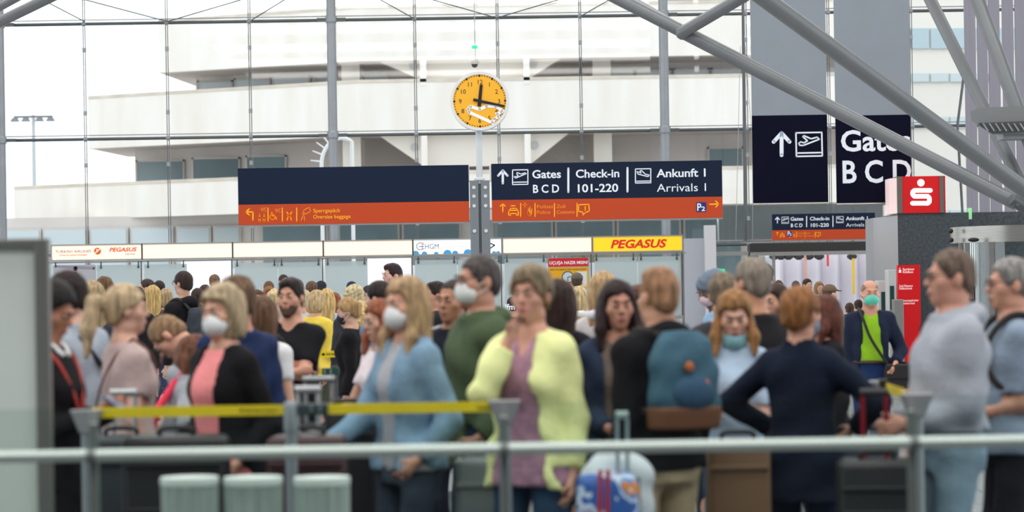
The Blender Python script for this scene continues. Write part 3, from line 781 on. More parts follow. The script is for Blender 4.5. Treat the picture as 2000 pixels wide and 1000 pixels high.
# pleated white wall inside the passage
pw = empty('wall_passage', (W(1600, 500, 69).x, 69, 0), kind='structure')
pl_m = mat('pleat_white', (240, 236, 244), 0.6)
x0 = W(1495, 500, 69).x; zt_ = W(1600, 503, 69).z
for i in range(9):
    xa_ = x0 + i*0.5
    MB().vprism([(xa_, 69.0), (xa_+0.34, 68.62), (xa_+0.5, 69.0), (xa_+0.5, 69.1), (xa_, 69.1)], 0, zt_+0.3).build('pleat', pl_m, pw)
for i, px in enumerate((1512, 1525, 1540, 1560, 1580, 1600, 1664)):
    p = W(px, 503, 66)
    o = MB().lathe(p.x, 66, [(0.05, p.z-0.06), (0.13, p.z), (0.13, p.z+0.06), (0.04, p.z+0.1)], 14).tube([(p.x, 66, p.z), (p.x, 66, zt_+0.5)], 0.01, 6).build('ceiling_lamp', dark_header)
    tag(o, 'small dark ceiling lamp hanging inside the passage', 'lamp', 'dark lamps in the passage')
MB().box(x0-0.5, x0+5, 65.5, 66.5, zt_+0.48, zt_+0.6).build('trim_1', dark_header, kind='structure')
for (px, y0, y1, c, lab) in ((1666, 495, 575, (230, 190, 60), 'yellow ribbon hanging on the pleated white wall'), (1573, 520, 575, (196, 150, 130), 'tan ribbon hanging on the pleated white wall'), (1616, 504, 520, (206, 60, 70), 'short red ribbon hanging on the pleated white wall')):
    q0 = W(px-2, y1, 66); q1 = W(px+2, y0, 66)
    o = MB().box(q0.x, q1.x, 65.9, 65.92, q0.z, zt_+0.49).build('ribbon', mat('ribbon_%d' % px, c)); tag(o, lab, 'ribbon')

# ------------------------------------------------------------------ granite pillar, bank sign, totem, revolving door
DP = 44.0
gran = mat('granite', (58, 64, 70), 0.3, var=0.9, vscale=26, rgb2=(84, 92, 98))
a, b = W(1753, 420, DP), W(1892, 420, DP)
gp = empty('granite_pillar', ((a.x+b.x)/2, DP, 0), label='dark speckled granite block with grey metal side carrying the red bank sign', cat='pillar')
ztp = W(1800, 416, DP).z
MB().box(a.x, b.x, DP, DP+2.0, 0, ztp).build('granite_face', gran, gp)
sa = W(1710, 424, DP+0.9)
MB().vprism([(sa.x, DP+1.2), (a.x, DP), (a.x, DP+2.0), (sa.x, DP+2.2)], 0, ztp-0.04).build('side_panel', mat('side_grey', (160, 162, 168), 0.35, 0.3), gp)
a2, b2_ = W(1908, 414, DP+0.6), W(2060, 414, DP+0.6)
MB().box(b.x, b2_.x, DP+0.6, DP+2.0, 0, W(1940, 414, DP+0.6).z).build('granite_wing', gran, gp)
ss = empty('bank_sign', (W(1793, 415, DP-0.1).x, DP, ztp), label='illuminated red cube sign with white S and dot on the granite pillar', cat='sign')
a, b = W(1761, 416, DP-0.05), W(1836, 343.5, DP-0.05)
MB().box(a.x, b.x, DP-0.05, DP+0.75, ztp, b.z).build('front_panel', red, ss)
for (xx0, xx1) in ((1752, 1762), (1835, 1843)):
    p, q = W(xx0, 400, DP-0.03), W(xx1, 400, DP-0.03)
    MB().box(p.x, q.x, DP-0.07, DP+0.75, ztp, b.z).build('corner_strip', mat('strip_grey', (118, 112, 108), 0.4, 0.4), ss)
p, q = W(1741, 400, DP+0.05), W(1752, 400, DP-0.03)
MB().vprism([(p.x, DP+0.3), (q.x, DP-0.03), (q.x, DP+0.75), (p.x, DP+0.75)], ztp, b.z-0.02).build('side_panel', mat('side_pinkwhite', (238, 214, 214), 0.5, emit=0.3), ss)
p, q = W(1843, 400, DP-0.03), W(1847, 400, DP-0.03)
MB().box(p.x, q.x, DP-0.02, DP+0.75, ztp, b.z).build('side_edge', red, ss)
d = DP - 0.051
c = W(1798.5, 357, d); MB().disc((c.x, c.z), 7.2*d/F, d-0.01, d, 24).build('dot', mat('bank_white', (244, 244, 246), emit=0.35), ss)
bw = MATS['bank_white']
strokes('letter_s', [[(1817, 372), (1786, 372), (1782.5, 375), (1782.5, 380), (1786, 383.5), (1812, 383.5), (1815, 387), (1815, 394), (1812, 397), (1782, 397)]], 9.0, d, bw, ss, th=0.012)
to = empty('bank_totem', (W(1775, 735, DP-0.5).x, DP-0.5, 0), label='tall red cash dispenser totem with white lettering beside the granite pillar', cat='totem')
a, b = W(1753, 518, DP-0.5), W(1797, 518, DP-0.5)
MB().box(a.x, b.x, DP-0.5, DP-0.35, 0, a.z).build('panel', red, to)
d = DP - 0.501
text('lettering', 'Sparkasse', 1763, 528, 4.6, d, bw, to, width=22); text('lettering', 'KölnBonn', 1763, 533.5, 4.6, d, bw, to, width=20)
strokes('mini_emblem', [[(1757.5, 524), (1757.5, 524.5)], [(1756, 528), (1759.5, 528), (1756, 531.5), (1759.5, 531.5)]], 1.8, d, bw, to)
text('lettering', 'Cash Dispenser', 1756, 560.5, 4.4, d, bw, to, width=27); text('lettering', 'Geldautomat', 1756, 565.5, 4.4, d, bw, to, width=25)
text('lettering', 'Kontoauszugsdrucker', 1757, 589, 4.2, d, bw, to, width=37); text('lettering', 'Bankterminal', 1763, 594.5, 4.2, d, bw, to, width=23)
am = empty('cash_machine', (W(1755, 748, DP-1.5).x, DP-1.6, 0), label='grey upright cash machine cabinet in front of the red totem', cat='cash machine')
a, b = W(1746, 600, DP-1.6), W(1765, 600, DP-1.6)
zt1 = W(1746, 585, DP-1.6).z
MB().box(a.x, b.x, DP-1.6, DP-1.3, 0, zt1).build('cabinet', mat('cabinet_grey', (150, 150, 150), 0.35, 0.4), am, bevel=0.01)
a, b = W(1735, 530, DP-1.3), W(1750, 530, DP-1.3)
MB().box(a.x, b.x, DP-1.3, DP-0.9, 0, W(1740, 527, DP-1.3).z).build('head_unit', mat('cabinet_light', (200, 202, 204), 0.4), am, bevel=0.01)
MB().box(a.x+0.02, b.x-0.04, DP-1.32, DP-1.29, 1.2, 1.6).build('screen', mat('screen_teal', (40, 70, 70), 0.2), am)
tm = empty('ticket_machine', (W(1725, 700, DP).x, DP-0.2, 0), label='pale grey ticket machine with dark screen behind the man in green', cat='machine')
a, b = W(1715, 560, DP-0.2), W(1738, 548, DP-0.2)
MB().box(a.x, b.x, DP-0.2, DP+0.2, 0, W(1725, 548, DP).z).build('body', mat('cabinet_light', (200, 202, 204)), tm, bevel=0.01)
MB().box(a.x+0.05, b.x-0.02, DP-0.22, DP-0.19, 1.15, 1.5).build('screen', mat('screen_teal', (40, 70, 70)), tm)
rd = empty('revolving_door', (W(1960, 500, 40).x, 40.6, 0), label='brushed steel canopy of a revolving glass door at the right edge', cat='door')
cxr = W(1990, 460, 41).x; rr = cxr - W(1866, 460, 40.6).x
zc0, zc1 = W(1930, 473, 40.2).z, W(1930, 441, 40.2).z
MB().lathe(cxr, 41.0, [(rr, zc0), (rr, zc1)], 48).build('canopy', brushed, rd, smooth=True)
for ang in (200, 235, 270, 305):
    x, y = cxr + (rr-0.03)*math.cos(math.radians(ang)), 41 + (rr-0.03)*math.sin(math.radians(ang))
    MB().box(x-0.035, x+0.035, y-0.035, y+0.035, 0, zc0).build('post', brushed, rd)
for (a0, a1) in ((200, 235), (235, 270), (270, 305)):
    pts = [(cxr + (rr-0.03)*math.cos(math.radians(a0+(a1-a0)*t/6)), 41 + (rr-0.03)*math.sin(math.radians(a0+(a1-a0)*t/6))) for t in range(7)]
    inner = [(cxr + (rr-0.05)*math.cos(math.radians(a0+(a1-a0)*t/6)), 41 + (rr-0.05)*math.sin(math.radians(a0+(a1-a0)*t/6))) for t in range(6, -1, -1)]
    MB().vprism(pts+inner, 0.05, zc0).build('pane', glass('door_glass', (0.85, 0.9, 0.9)), rd)
for (px, py) in ((1868, 450), (1869, 468)):
    p = W(px, py, 40.2); MB().ball((p.x-0.02, 40.6, p.z), 0.04).build('sensor_eye', black, rd)
p = W(1905, 468, 39.9); MB().ball((p.x, 41-rr*0.87, p.z), (0.09, 0.05, 0.035)).build('motion_sensor', black, rd)
o = pxbox(1891, 1898, 406, 428, DP+0.1, 0.1).build('exit_sign', mat('exit_pale', (150, 220, 160), emit=0.4)); tag(o, 'small pale green exit sign projecting from the granite wall', 'sign')
# ------------------------------------------------------------------ people: bodies and clothes from signed distance fields
def axis(lo, hi, h, fine=()):
    """grid coordinates from lo to hi with step h, finer inside the fine intervals (a, b, step)"""
    out = [lo]; x = lo
    while x < hi:
        st = h
        for (a, b, s) in fine:
            if a - s <= x < b: st = min(st, s)
        x += st; out.append(x)
    return np.array(out, dtype=np.float32)

class Field:
    def __init__(s, ax, ay, az, big=0.25):
        s.ax, s.ay, s.az = ax, ay, az
        s.f = np.full((len(ax), len(ay), len(az)), big, dtype=np.float32)
    def sub(s, lo, hi, pad):
        ix = (np.searchsorted(s.ax, lo[0]-pad), np.searchsorted(s.ax, hi[0]+pad))
        iy = (np.searchsorted(s.ay, lo[1]-pad), np.searchsorted(s.ay, hi[1]+pad))
        iz = (np.searchsorted(s.az, lo[2]-pad), np.searchsorted(s.az, hi[2]+pad))
        sl = (slice(*ix), slice(*iy), slice(*iz))
        return sl, s.ax[sl[0]][:, None, None], s.ay[sl[1]][None, :, None], s.az[sl[2]][None, None, :]
    def _merge(s, sl, d, k, op):
        a = s.f[sl]
        if a.size == 0: return
        if op == 'u':
            if k > 0:
                h = np.maximum(k - np.abs(a - d), 0) / k
                s.f[sl] = np.minimum(a, d) - h*h*k*0.25
            else: s.f[sl] = np.minimum(a, d)
        else:
            d = -d
            if k > 0:
                h = np.maximum(k - np.abs(a - d), 0) / k
                s.f[sl] = np.maximum(a, d) + h*h*k*0.25
            else: s.f[sl] = np.maximum(a, d)
    def cone(s, p, q, r0, r1, k=0.02, op='u', grow=0.0):
        p = np.array(p, float); q = np.array(q, float); r0 += grow; r1 += grow
        R = max(r0, r1)
        sl, X, Y, Z = s.sub(np.minimum(p, q) - R, np.maximum(p, q) + R, k + 0.04)
        if s.f[sl].size == 0: return s
        v = q - p; L2 = max(float(v @ v), 1e-9)
        dx, dy, dz = X-p[0], Y-p[1], Z-p[2]
        t = np.clip((dx*v[0] + dy*v[1] + dz*v[2]) / L2, 0, 1)
        d = np.sqrt((dx-t*v[0])**2 + (dy-t*v[1])**2 + (dz-t*v[2])**2) - (r0 + (r1-r0)*t)
        s._merge(sl, d, k, op); return s
    def ell(s, c, r, M=None, k=0.02, op='u', grow=0.0):
        """ellipsoid, centre c, radii r, optional 3x3 orientation"""
        c = np.array(c, float); r = np.array(r, float) + grow; R = r.max()
        sl, X, Y, Z = s.sub(c - R, c + R, k + 0.04)
        if s.f[sl].size == 0: return s
        dx, dy, dz = X-c[0], Y-c[1], Z-c[2]
        if M is not None:
            dx, dy, dz = (M[0][0]*dx + M[1][0]*dy + M[2][0]*dz), (M[0][1]*dx + M[1][1]*dy + M[2][1]*dz), (M[0][2]*dx + M[1][2]*dy + M[2][2]*dz)
        k0_ = np.sqrt((dx/r[0])**2 + (dy/r[1])**2 + (dz/r[2])**2)
        k1_ = np.sqrt((dx/r[0]**2)**2 + (dy/r[1]**2)**2 + (dz/r[2]**2)**2) + 1e-6
        d = k0_*(k0_-1.0)/k1_
        s._merge(sl, d, k, op); return s
    def fn(s, lo, hi, func, k=0.02, op='u'):
        sl, X, Y, Z = s.sub(np.array(lo), np.array(hi), 0.06)
        if s.f[sl].size == 0: return s
        s._merge(sl, func(X, Y, Z).astype(np.float32), k, op); return s
    def loft(s, tab, M, o, k=0.02, op='u', grow=0.0, zlo=None, zhi=None, ex=2.5):
        """tab rows: z, rx, ry, yc in the frame (M, o): world = M @ p + o"""
        tab = np.array(tab, float); z0 = tab[0, 0] if zlo is None else zlo; z1 = tab[-1, 0] if zhi is None else zhi
        R = tab[:, 1:3].max() + grow + 0.03
        pts = np.array([M @ np.array((sx*R, sy*R, z)) + o for sx in (-1, 1) for sy in (-1, 1) for z in (z0-grow, z1+grow)])
        sl, X, Y, Z = s.sub(pts.min(0), pts.max(0), k + 0.03)
        if s.f[sl].size == 0: return s
        dx, dy, dz = X-o[0], Y-o[1], Z-o[2]
        x = M[0, 0]*dx + M[1, 0]*dy + M[2, 0]*dz
        y = M[0, 1]*dx + M[1, 1]*dy + M[2, 1]*dz
        z = M[0, 2]*dx + M[1, 2]*dy + M[2, 2]*dz
        zf = np.linspace(tab[0, 0], tab[-1, 0], 64)
        def sm(col):
            v = np.interp(zf, tab[:, 0], tab[:, col]); kk = np.ones(7)/7
            return np.convolve(np.pad(v, 3, mode='edge'), kk, mode='valid')
        rx = np.interp(z, zf, sm(1)) + grow; ry = np.interp(z, zf, sm(2)) + grow; yc = np.interp(z, zf, sm(3))
        q = ((np.abs(x)/rx)**ex + (np.abs(y-yc)/ry)**ex)**(1/ex)
        d = (q-1)*np.minimum(rx, ry)*0.9
        e = np.maximum(z0 - z, z - z1) - grow
        d = np.where((d > 0) & (e > 0), np.sqrt(np.maximum(d, 0)**2 + np.maximum(e, 0)**2), np.maximum(d, e))
        s._merge(sl, d, k, op); return s
    def wobble(s, amp, freq, seed=0.0, zf=1.0):
        """cloth folds or hair waves"""
        X = s.ax[:, None, None]; Y = s.ay[None, :, None]; Z = s.az[None, None, :]*zf
        m = np.abs(s.f) < 0.06
        w_ = (np.sin(X*freq*1.3 + Z*freq*0.9 + seed) * np.sin(Y*freq*1.1 - Z*freq*0.6 + seed*2.3) + 0.6*np.sin(Z*freq*1.7 + X*freq*0.7 + Y*freq*0.5 + seed*1.7))
        s.f = np.where(m, s.f + amp*w_, s.f).astype(np.float32); return s
    def mesh(s, name):
        f = s.f; ins = f < 0
        nx, ny, nz = f.shape
        c = [ins[i:nx-1+i, j:ny-1+j, k:nz-1+k] for i in (0, 1) for j in (0, 1) for k in (0, 1)]
        cnt = sum(a.astype(np.int8) for a in c)
        act = (cnt > 0) & (cnt < 8)
        I, J, K = np.nonzero(act)
        if len(I) == 0: return None
        idx = np.full(act.shape, -1, dtype=np.int32); idx[I, J, K] = np.arange(len(I))
        acc = np.zeros((len(I), 3)); num = np.zeros(len(I))
        ax, ay, az = s.ax, s.ay, s.az
        corners = [(i, j, k) for i in (0, 1) for j in (0, 1) for k in (0, 1)]
        for a in corners:
            for d_ in range(3):
                if a[d_]: continue
                b = list(a); b[d_] = 1
                fa = f[I+a[0], J+a[1], K+a[2]]; fb = f[I+b[0], J+b[1], K+b[2]]
                m = (fa < 0) != (fb < 0)
                t = np.where(m, fa/np.where(m, fa-fb, 1), 0)
                pa = np.stack([ax[I+a[0]], ay[J+a[1]], az[K+a[2]]], 1); pb = np.stack([ax[I+b[0]], ay[J+b[1]], az[K+b[2]]], 1)
                acc += (pa + (pb-pa)*t[:, None]) * m[:, None]; num += m
        V = acc/num[:, None]
        Q = []
        # x edges
        def quads(d_):
            sh = [slice(None)]*3; sh2 = [slice(None)]*3
            sh[d_] = slice(0, -1); sh2[d_] = slice(1, None)
            a = ins[tuple(sh)]; b = ins[tuple(sh2)]
            e = a != b
            o1, o2 = [x for x in range(3) if x != d_]
            ii = np.nonzero(e); ii = [x.copy() for x in ii]
            ok = (ii[o1] > 0) & (ii[o2] > 0) & (ii[o1] < f.shape[o1]-1) & (ii[o2] < f.shape[o2]-1)
            ii = [x[ok] for x in ii]
            flip = a[tuple(ii)]
            def cell(u, v):
                q = [x for x in ii]; q[o1] = q[o1]-u; q[o2] = q[o2]-v
                return idx[q[0], q[1], q[2]]
            q = np.stack([cell(0, 0), cell(1, 0), cell(1, 1), cell(0, 1)], 1)
            if d_ == 1: flip = ~flip
            q[flip] = q[flip][:, ::-1]
            return q
        Q = np.concatenate([quads(0), quads(1), quads(2)])
        Q = Q[(Q >= 0).all(1)]
        # one smoothing pass of the vertex positions along quad edges
        nb = np.zeros_like(V); nn = np.zeros(len(V))
        for a, b in ((0, 1), (1, 2), (2, 3), (3, 0)):
            np.add.at(nb, Q[:, a], V[Q[:, b]]); np.add.at(nn, Q[:, a], 1)
        V = np.where(nn[:, None] > 0, V*0.6 + 0.4*nb/np.maximum(nn, 1)[:, None], V)
        me = bpy.data.meshes.new(name)
        me.vertices.add(len(V)); me.vertices.foreach_set('co', V.astype(np.float32).ravel())
        me.loops.add(len(Q)*4); me.loops.foreach_set('vertex_index', Q.astype(np.int32).ravel())
        me.polygons.add(len(Q)); me.polygons.foreach_set('loop_start', np.arange(0, len(Q)*4, 4, dtype=np.int32))
        try: me.polygons.foreach_set('loop_total', np.full(len(Q), 4, dtype=np.int32))
        except Exception: pass
        me.polygons.foreach_set('use_smooth', np.ones(len(Q), dtype=bool))
        me.update(calc_edges=True); me.validate()
        return me

def Rx_(a): a = math.radians(a); c, s = math.cos(a), math.sin(a); return np.array([[1, 0, 0], [0, c, -s], [0, s, c]])
def Ry_(a): a = math.radians(a); c, s = math.cos(a), math.sin(a); return np.array([[c, 0, s], [0, 1, 0], [-s, 0, c]])
def Rz_(a): a = math.radians(a); c, s = math.cos(a), math.sin(a); return np.array([[c, -s, 0], [s, c, 0], [0, 0, 1]])
def unit(v): v = np.array(v, float); return v/(np.linalg.norm(v)+1e-9)

def ik(S, T, l1, l2, pole):
    S = np.array(S, float); T = np.array(T, float); v = T-S; L = np.linalg.norm(v); mx = (l1+l2)*0.995
    if L > mx: T = S + v*mx/L; v = T-S; L = mx
    u = v/L; a = (l1*l1 - l2*l2 + L*L)/(2*L); h = math.sqrt(max(l1*l1-a*a, 0))
    p = np.array(pole, float); p = p - u*(p@u); p = unit(p)
    return S + u*a + p*h, T

HANDS = {  # wrist targets in units of body height: (side offset, forward, height), elbow pole (side, forward, up)
    'hang': ((0.118, 0.015, 0.470), (0.25, -1, 0)), 'front': ((0.035, 0.13, 0.60), (0.6, -0.8, -0.3)), 'phone': ((0.03, 0.16, 0.665), (0.4, -0.5, -1)),
    'hip': ((0.125, 0.03, 0.60), (1, -0.5, 0.1)), 'pocket': ((0.108, 0.05, 0.52), (0.35, -1, 0)), 'cross': ((-0.07, 0.12, 0.655), (1, 0.1, -0.6)),
    'mouth': ((0.035, 0.125, 0.838), (0.5, 0.2, -1)), 'belly': ((0.05, 0.13, 0.575), (0.4, -1, -0.2)), 'bag': ((0.12, 0.10, 0.55), (0.6, -1, 0)),
    'rest': ((0.09, 0.20, 0.56), (0.3, -1, -0.2)), 'trolley': ((0.14, 0.10, 0.52), (0.5, -1, 0)), 'elbow': ((0.12, 0.10, 0.60), (1, -0.35, 0.1)),
}
PERSONS = []
def person(px, py, s, label, H=None, yaw=0, lean=0, side=0, head=(0, 0), sex='m', bulk=1.0, belly=0.0, L='hang', R='hang', walk=0.0,
           skin=(205, 160, 138), hair=('short', (70, 52, 40)), tops=(), legs=('trousers', (40, 46, 60)), shoes=(40, 38, 38), ex=(), group=None, hs=1.0, cat='person'):
    """px, py: top of the head in the photo; s: pixels per metre, which sets the distance; yaw 0 faces the camera, 90 faces right"""
    d = F/s; P = W(px, py, d)
    if H is None: H = P.z
    near = s >= 340
    h = 0.0160 if near else (0.020 if s >= 175 else 0.030)
    hg = 0.0142 if near else (0.0185 if s >= 175 else 0.031)
    hf = 0.0088 if near else (0.0125 if s >= 175 else 0.019)
    fem = sex == 'f'
    # --- skeleton (local frame: faces -y, left is +x)
    hipz = 0.525*H
    Mt = Rx_(lean) @ Ry_(side)                       # torso frame about the hips (positive lean bends forward)
    po = np.array((0, 0, hipz))
    def tp(x, y, z): return Mt @ (np.array((x, y, z))*H - po) + po
    sw = (0.080 if fem else 0.092)*(0.6+0.4*bulk)
    Sh = {1: tp(sw, 0.004, 0.789), -1: tp(-sw, 0.004, 0.789)}
    hd_k = hs*1.01*(0.235 if not fem else 0.228)/0.235*min(1.0, 0.55+0.45*H/1.7)
    if H < 1.45: hd_k = 0.93
    neck = tp(0, 0.008, 0.835)
    Mh = Mt @ Rx_(-lean*0.6) @ Rz_(head[0]) @ Rx_(head[1])
    if lean > 30: Mh = Rx_(lean*0.8) @ Rz_(head[0]) @ Rx_(head[1])
    neckl = H*(1-0.835) - 0.118*hd_k - 0.0
    hc = neck + (Mh @ np.array((0, -0.012, 0.0)))*1.0 + (0.6*(Mt @ np.array((0, 0, 1.0))) + 0.4*(Mh @ np.array((0, 0, 1.0))))*max(neckl, 0.09)
    def hp(x, y, z): return hc + Mh @ (np.array((x, y, z))*hd_k)
    top = hp(0, 0.0, 0.122)
    arms = {}
    for sd, spec in ((1, L), (-1, R)):
        if isinstance(spec, str): tg, pl = HANDS[spec]
        else: tg, pl = spec
        T = np.array((sd*tg[0], -tg[1], tg[2]))*H
        if lean and lean < 30: T = Mt @ (T-po) + po
        E, Wr = ik(Sh[sd], T, 0.178*H, 0.148*H, (sd*pl[0], -pl[1], pl[2]))
        arms[sd] = (Sh[sd], E, Wr)
    hx = 0.054*H*(1.0 if not fem else 1.02)
    legj = {}
    for sd in (1, -1):
        hip = np.array((sd*hx, 0, 0.50*H))
        ank = np.array((sd*0.062*H, (-sd*walk)*0.5*H + 0.01, 0.045*H + (0.05*H if (walk and sd*walk < 0) else 0)))
        kn, ank = ik(hip, ank, 0.235*H, 0.225*H, (0, -1, 0))
        legj[sd] = (hip, kn, ank)
    b = bulk
    if fem:
        tt = [(0.455, .070, .070, .0), (0.50, .099, .070, .006), (0.545, .094, .064, .004), (0.60, .076, .054, -.002), (0.66, .077, .056, -.003), (0.715, .087, .068, -.010), (0.755, .088, .060, -.004), (0.795, .084, .046, .004), (0.825, .052, .036, .008), (0.85, .032, .032, .008)]
    else:
        tt = [(0.455, .070, .066, .0), (0.50, .094, .066, .004), (0.545, .091, .062, .002), (0.60, .085, .058, -.002), (0.66, .088, .060, -.003), (0.72, .097, .066, -.004), (0.765, .100, .060, .0), (0.797, .092, .046, .004), (0.825, .058, .038, .008), (0.85, .036, .035, .008)]
    tt = [(z, rx*(0.93 if z > 0.58 else 0.96)*(b if z < 0.8 else 1), ry*(b if z < 0.8 else 1) + belly*math.exp(-((z-0.60)/0.07)**2)*0.5, yc - belly*math.exp(-((z-0.60)/0.07)**2)*0.5) for z, rx, ry, yc in tt]
    tab = np.array(tt)*H; 
    tab_local = tab.copy(); tab_local[:, 0] -= po[2]
    ar = (0.029, 0.0225, 0.0155) if not fem else (0.025, 0.0195, 0.0135)
    ar = [v*H*(0.5+0.5*b) for v in ar]
    lr = [v*H*(0.5+0.5*b) for v in (0.050, 0.034, 0.023)]
    # --- grids
    allp = np.array([top, neck, *arms[1], *arms[-1], *legj[1], *legj[-1], tp(0, 0, .5), tp(0, -.1, .6), tp(0, .09, .7)])
    lo = allp.min(0) - 0.20; hi = allp.max(0) + 0.20
    lo[2] = -0.01; lo[0] = min(lo[0], -0.3); hi[0] = max(hi[0], 0.3); lo[1] = min(lo[1], hc[1]-0.2, -0.26); hi[1] = max(hi[1], hc[1]+0.25, 0.25); hi[2] = top[2] + 0.08
    fx = [(hc[0]-.1, hc[0]+.1, hf)]; fy = [(hc[1]-.14, hc[1]+.12, hf)]; fz = [(hc[2]-.14, top[2]+.03, hf)]
    if near:
        for sd in (1, -1):
            w_ = arms[sd][2]; fz.append((w_[2]-.1, w_[2]+.06, 0.0105))
    AX, AY, AZ = axis(lo[0], hi[0], h, fx), axis(lo[1], hi[1], h, fy), axis(lo[2], hi[2], h, fz)
    GX, GY, GZ = axis(lo[0], hi[0], hg), axis(lo[1], hi[1], hg), axis(lo[2], hi[2], hg)
    def field(zl=None, zh=None, body=False):
        if body: return Field(AX, AY, AZ)
        az = GZ
        if zl is not None: az = az[az > zl]
        if zh is not None: az = az[az < zh]
        return Field(GX, GY, az)
    root_d = d
    yr = math.radians(yaw)
    cz, sz = math.cos(yr), math.sin(yr)
    tx, ty = top[0]*cz - top[1]*sz, top[0]*sz + top[1]*cz
    X = W(px, py, root_d).x - tx
    root = empty('person', (X, root_d, 0), yr, label, cat, group)
    def put(name, me, m, parent=root):
        if me is None: return None
        o = bpy.data.objects.new(name, me); COL.objects.link(o); me.materials.append(m); o.parent = parent
        return o
    skm = mat('skin_%d_%d_%d' % tuple(skin), skin, 0.5, var=0.07, vscale=14)
    # --- body
    B = field(body=True)
    B.loft(tab_local, Mt, po, k=0.0, grow=-0.004)
    for sd in (1, -1):
        S_, E_, W_ = arms[sd]
        B.ell(S_, (0.029*H, 0.031*H, 0.029*H), k=0.03); B.cone(neck, S_ + (neck-S_)*0.2, 0.030*H, 0.024*H, 0.03)
        B.cone(S_, E_, ar[0], ar[1], 0.025); B.cone(E_, W_, ar[1]*1.03, ar[2], 0.012)
        hip, kn, an = legj[sd]
        B.cone(hip, kn, lr[0], lr[1], 0.03); B.cone(kn, an, lr[1]*0.98, lr[2], 0.02)
        B.ell(kn + (an-kn)*0.3 + np.array((0, 0.012*H, 0)), (0.03*H, 0.032*H, 0.075*H), k=0.03)
        B.cone(an + np.array((0, 0.02, -0.02*H)), an + np.array((0, -0.10*H, -0.03*H)), 0.024*H, 0.017*H, 0.02)
        # hand
        fd = unit(W_-E_); inward = np.array((-sd, -0.3, 0.0))
        spec = L if sd == 1 else R
        key = spec if isinstance(spec, str) else 'hang'
        if key in ('front', 'phone', 'belly', 'rest', 'bag', 'trolley', 'elbow', 'cross'): inward = np.array((-sd*0.5, 0.3, -0.7)) if key in ('rest', 'trolley') else np.array((-sd*0.6, 0.8, 0.2))
        if key == 'mouth': inward = np.array((0, 1.0, 0.1))
        nrm = unit(inward - fd*(inward@fd)); sdv = np.cross(fd, nrm)*(1 if True else 1)
        if (sdv @ np.array((0, -1, 0.3))) < 0: sdv = -sdv           # thumb side points forward/up
        ks = H/1.75*(0.92 if fem else 1.0)
        pc = W_ + fd*0.045*ks
        B.ell(pc, (0.052*ks, 0.040*ks, 0.016*ks), M=np.stack([fd, sdv, nrm], 1), k=0.015)
        if s >= 175:
            for i, (off, ln) in enumerate(((0.028, .066), (0.0095, .074), (-0.0095, .069), (-0.028, .054))):
                a = W_ + (fd*0.082 + sdv*off)*ks
                curl = 0.5 if key != 'mouth' else 0.9
                d1 = unit(fd*math.cos(curl) + nrm*math.sin(curl) + sdv*off*2); d2 = unit(fd*math.cos(curl*2.3) + nrm*math.sin(curl*2.3))
                m_ = a + d1*ln*0.55*ks; e_2 = m_ + d2*ln*0.55*ks
                B.cone(a - d1*0.01, m_, 0.0098*ks, 0.009*ks, 0.004); B.cone(m_, e_2, 0.009*ks, 0.0078*ks, 0.004)
            t0 = W_ + (fd*0.025 + sdv*0.03)*ks; t1 = t0 + unit(fd*0.75 + sdv*0.6 + nrm*0.35)*0.045*ks; t2 = t1 + unit(fd*0.9 + nrm*0.5)*0.03*ks
            B.cone(t0, t1, 0.0125*ks, 0.0105*ks, 0.008); B.cone(t1, t2, 0.0105*ks, 0.0085*ks, 0.004)
        else:
            B.cone(W_ + fd*0.07, W_ + fd*0.13 + nrm*0.02, 0.03*ks, 0.02*ks, 0.02)
    nk = 0.050*hd_k*(1.1 if not fem else 0.92)*(0.7+0.3*b)
    B.cone(neck - (Mt @ np.array((0, 0, 0.03))), hp(0, 0.022, -0.06), nk*1.12, nk, 0.03)
    u = hd_k
    B.ell(hp(0, .012, .032), np.array((.075, .092, .088))*u, M=Mh, k=0.02)
    B.ell(hp(0, -.030, -.042), np.array((.060 if not fem else .056, .062, .076))*u, M=Mh, k=0.03)
    B.ell(hp(0, -.066, -.094), np.array((.026 if not fem else .021, .022, .020))*u, M=Mh, k=0.025)
    for sd in (1, -1):
        B.ell(hp(sd*.046, -.050, -.020), np.array((.022, .026, .024))*u, M=Mh, k=0.02)      # cheek
        B.ell(hp(sd*.040, .004, -.085), np.array((.020, .03, .022))*u, M=Mh, k=0.025)      # jaw corner
        B.ell(hp(sd*.030, -.097, .012), np.array((.019, .016, .012))*u, M=Mh, k=0.012, op='s')   # eye socket
        B.ell(hp(sd*.077, .012, -.008), np.array((.011, .021, .032))*u, M=Mh, k=0.006)     # ear
        B.ell(hp(sd*.030, -.083, .010), np.array((.014, .012, .010))*u, M=Mh, k=0.004)     # eyeball under the lid
    B.ell(hp(0, -.088, .030), np.array((.048, .012, .009))*u, M=Mh, k=0.014)               # brow
    B.cone(hp(0, -.090, .012), hp(0, -.109, -.024), .0085*u, .012*u, 0.010)                # nose
    B.ell(hp(.011, -.099, -.026), np.array((.009, .010, .008))*u, M=Mh, k=0.006); B.ell(hp(-.011, -.099, -.026), np.array((.009, .010, .008))*u, M=Mh, k=0.006)
    B.ell(hp(0, -.092, -.056), np.array((.024, .010, .006))*u, M=Mh, k=0.008); B.ell(hp(0, -.091, -.068), np.array((.021, .010, .007))*u, M=Mh, k=0.008)
    B.ell(hp(0, -.104, -.0615), np.array((.026, .008, .0025))*u, M=Mh, k=0.006, op='s')
    put('body', B.mesh('body'), skm)
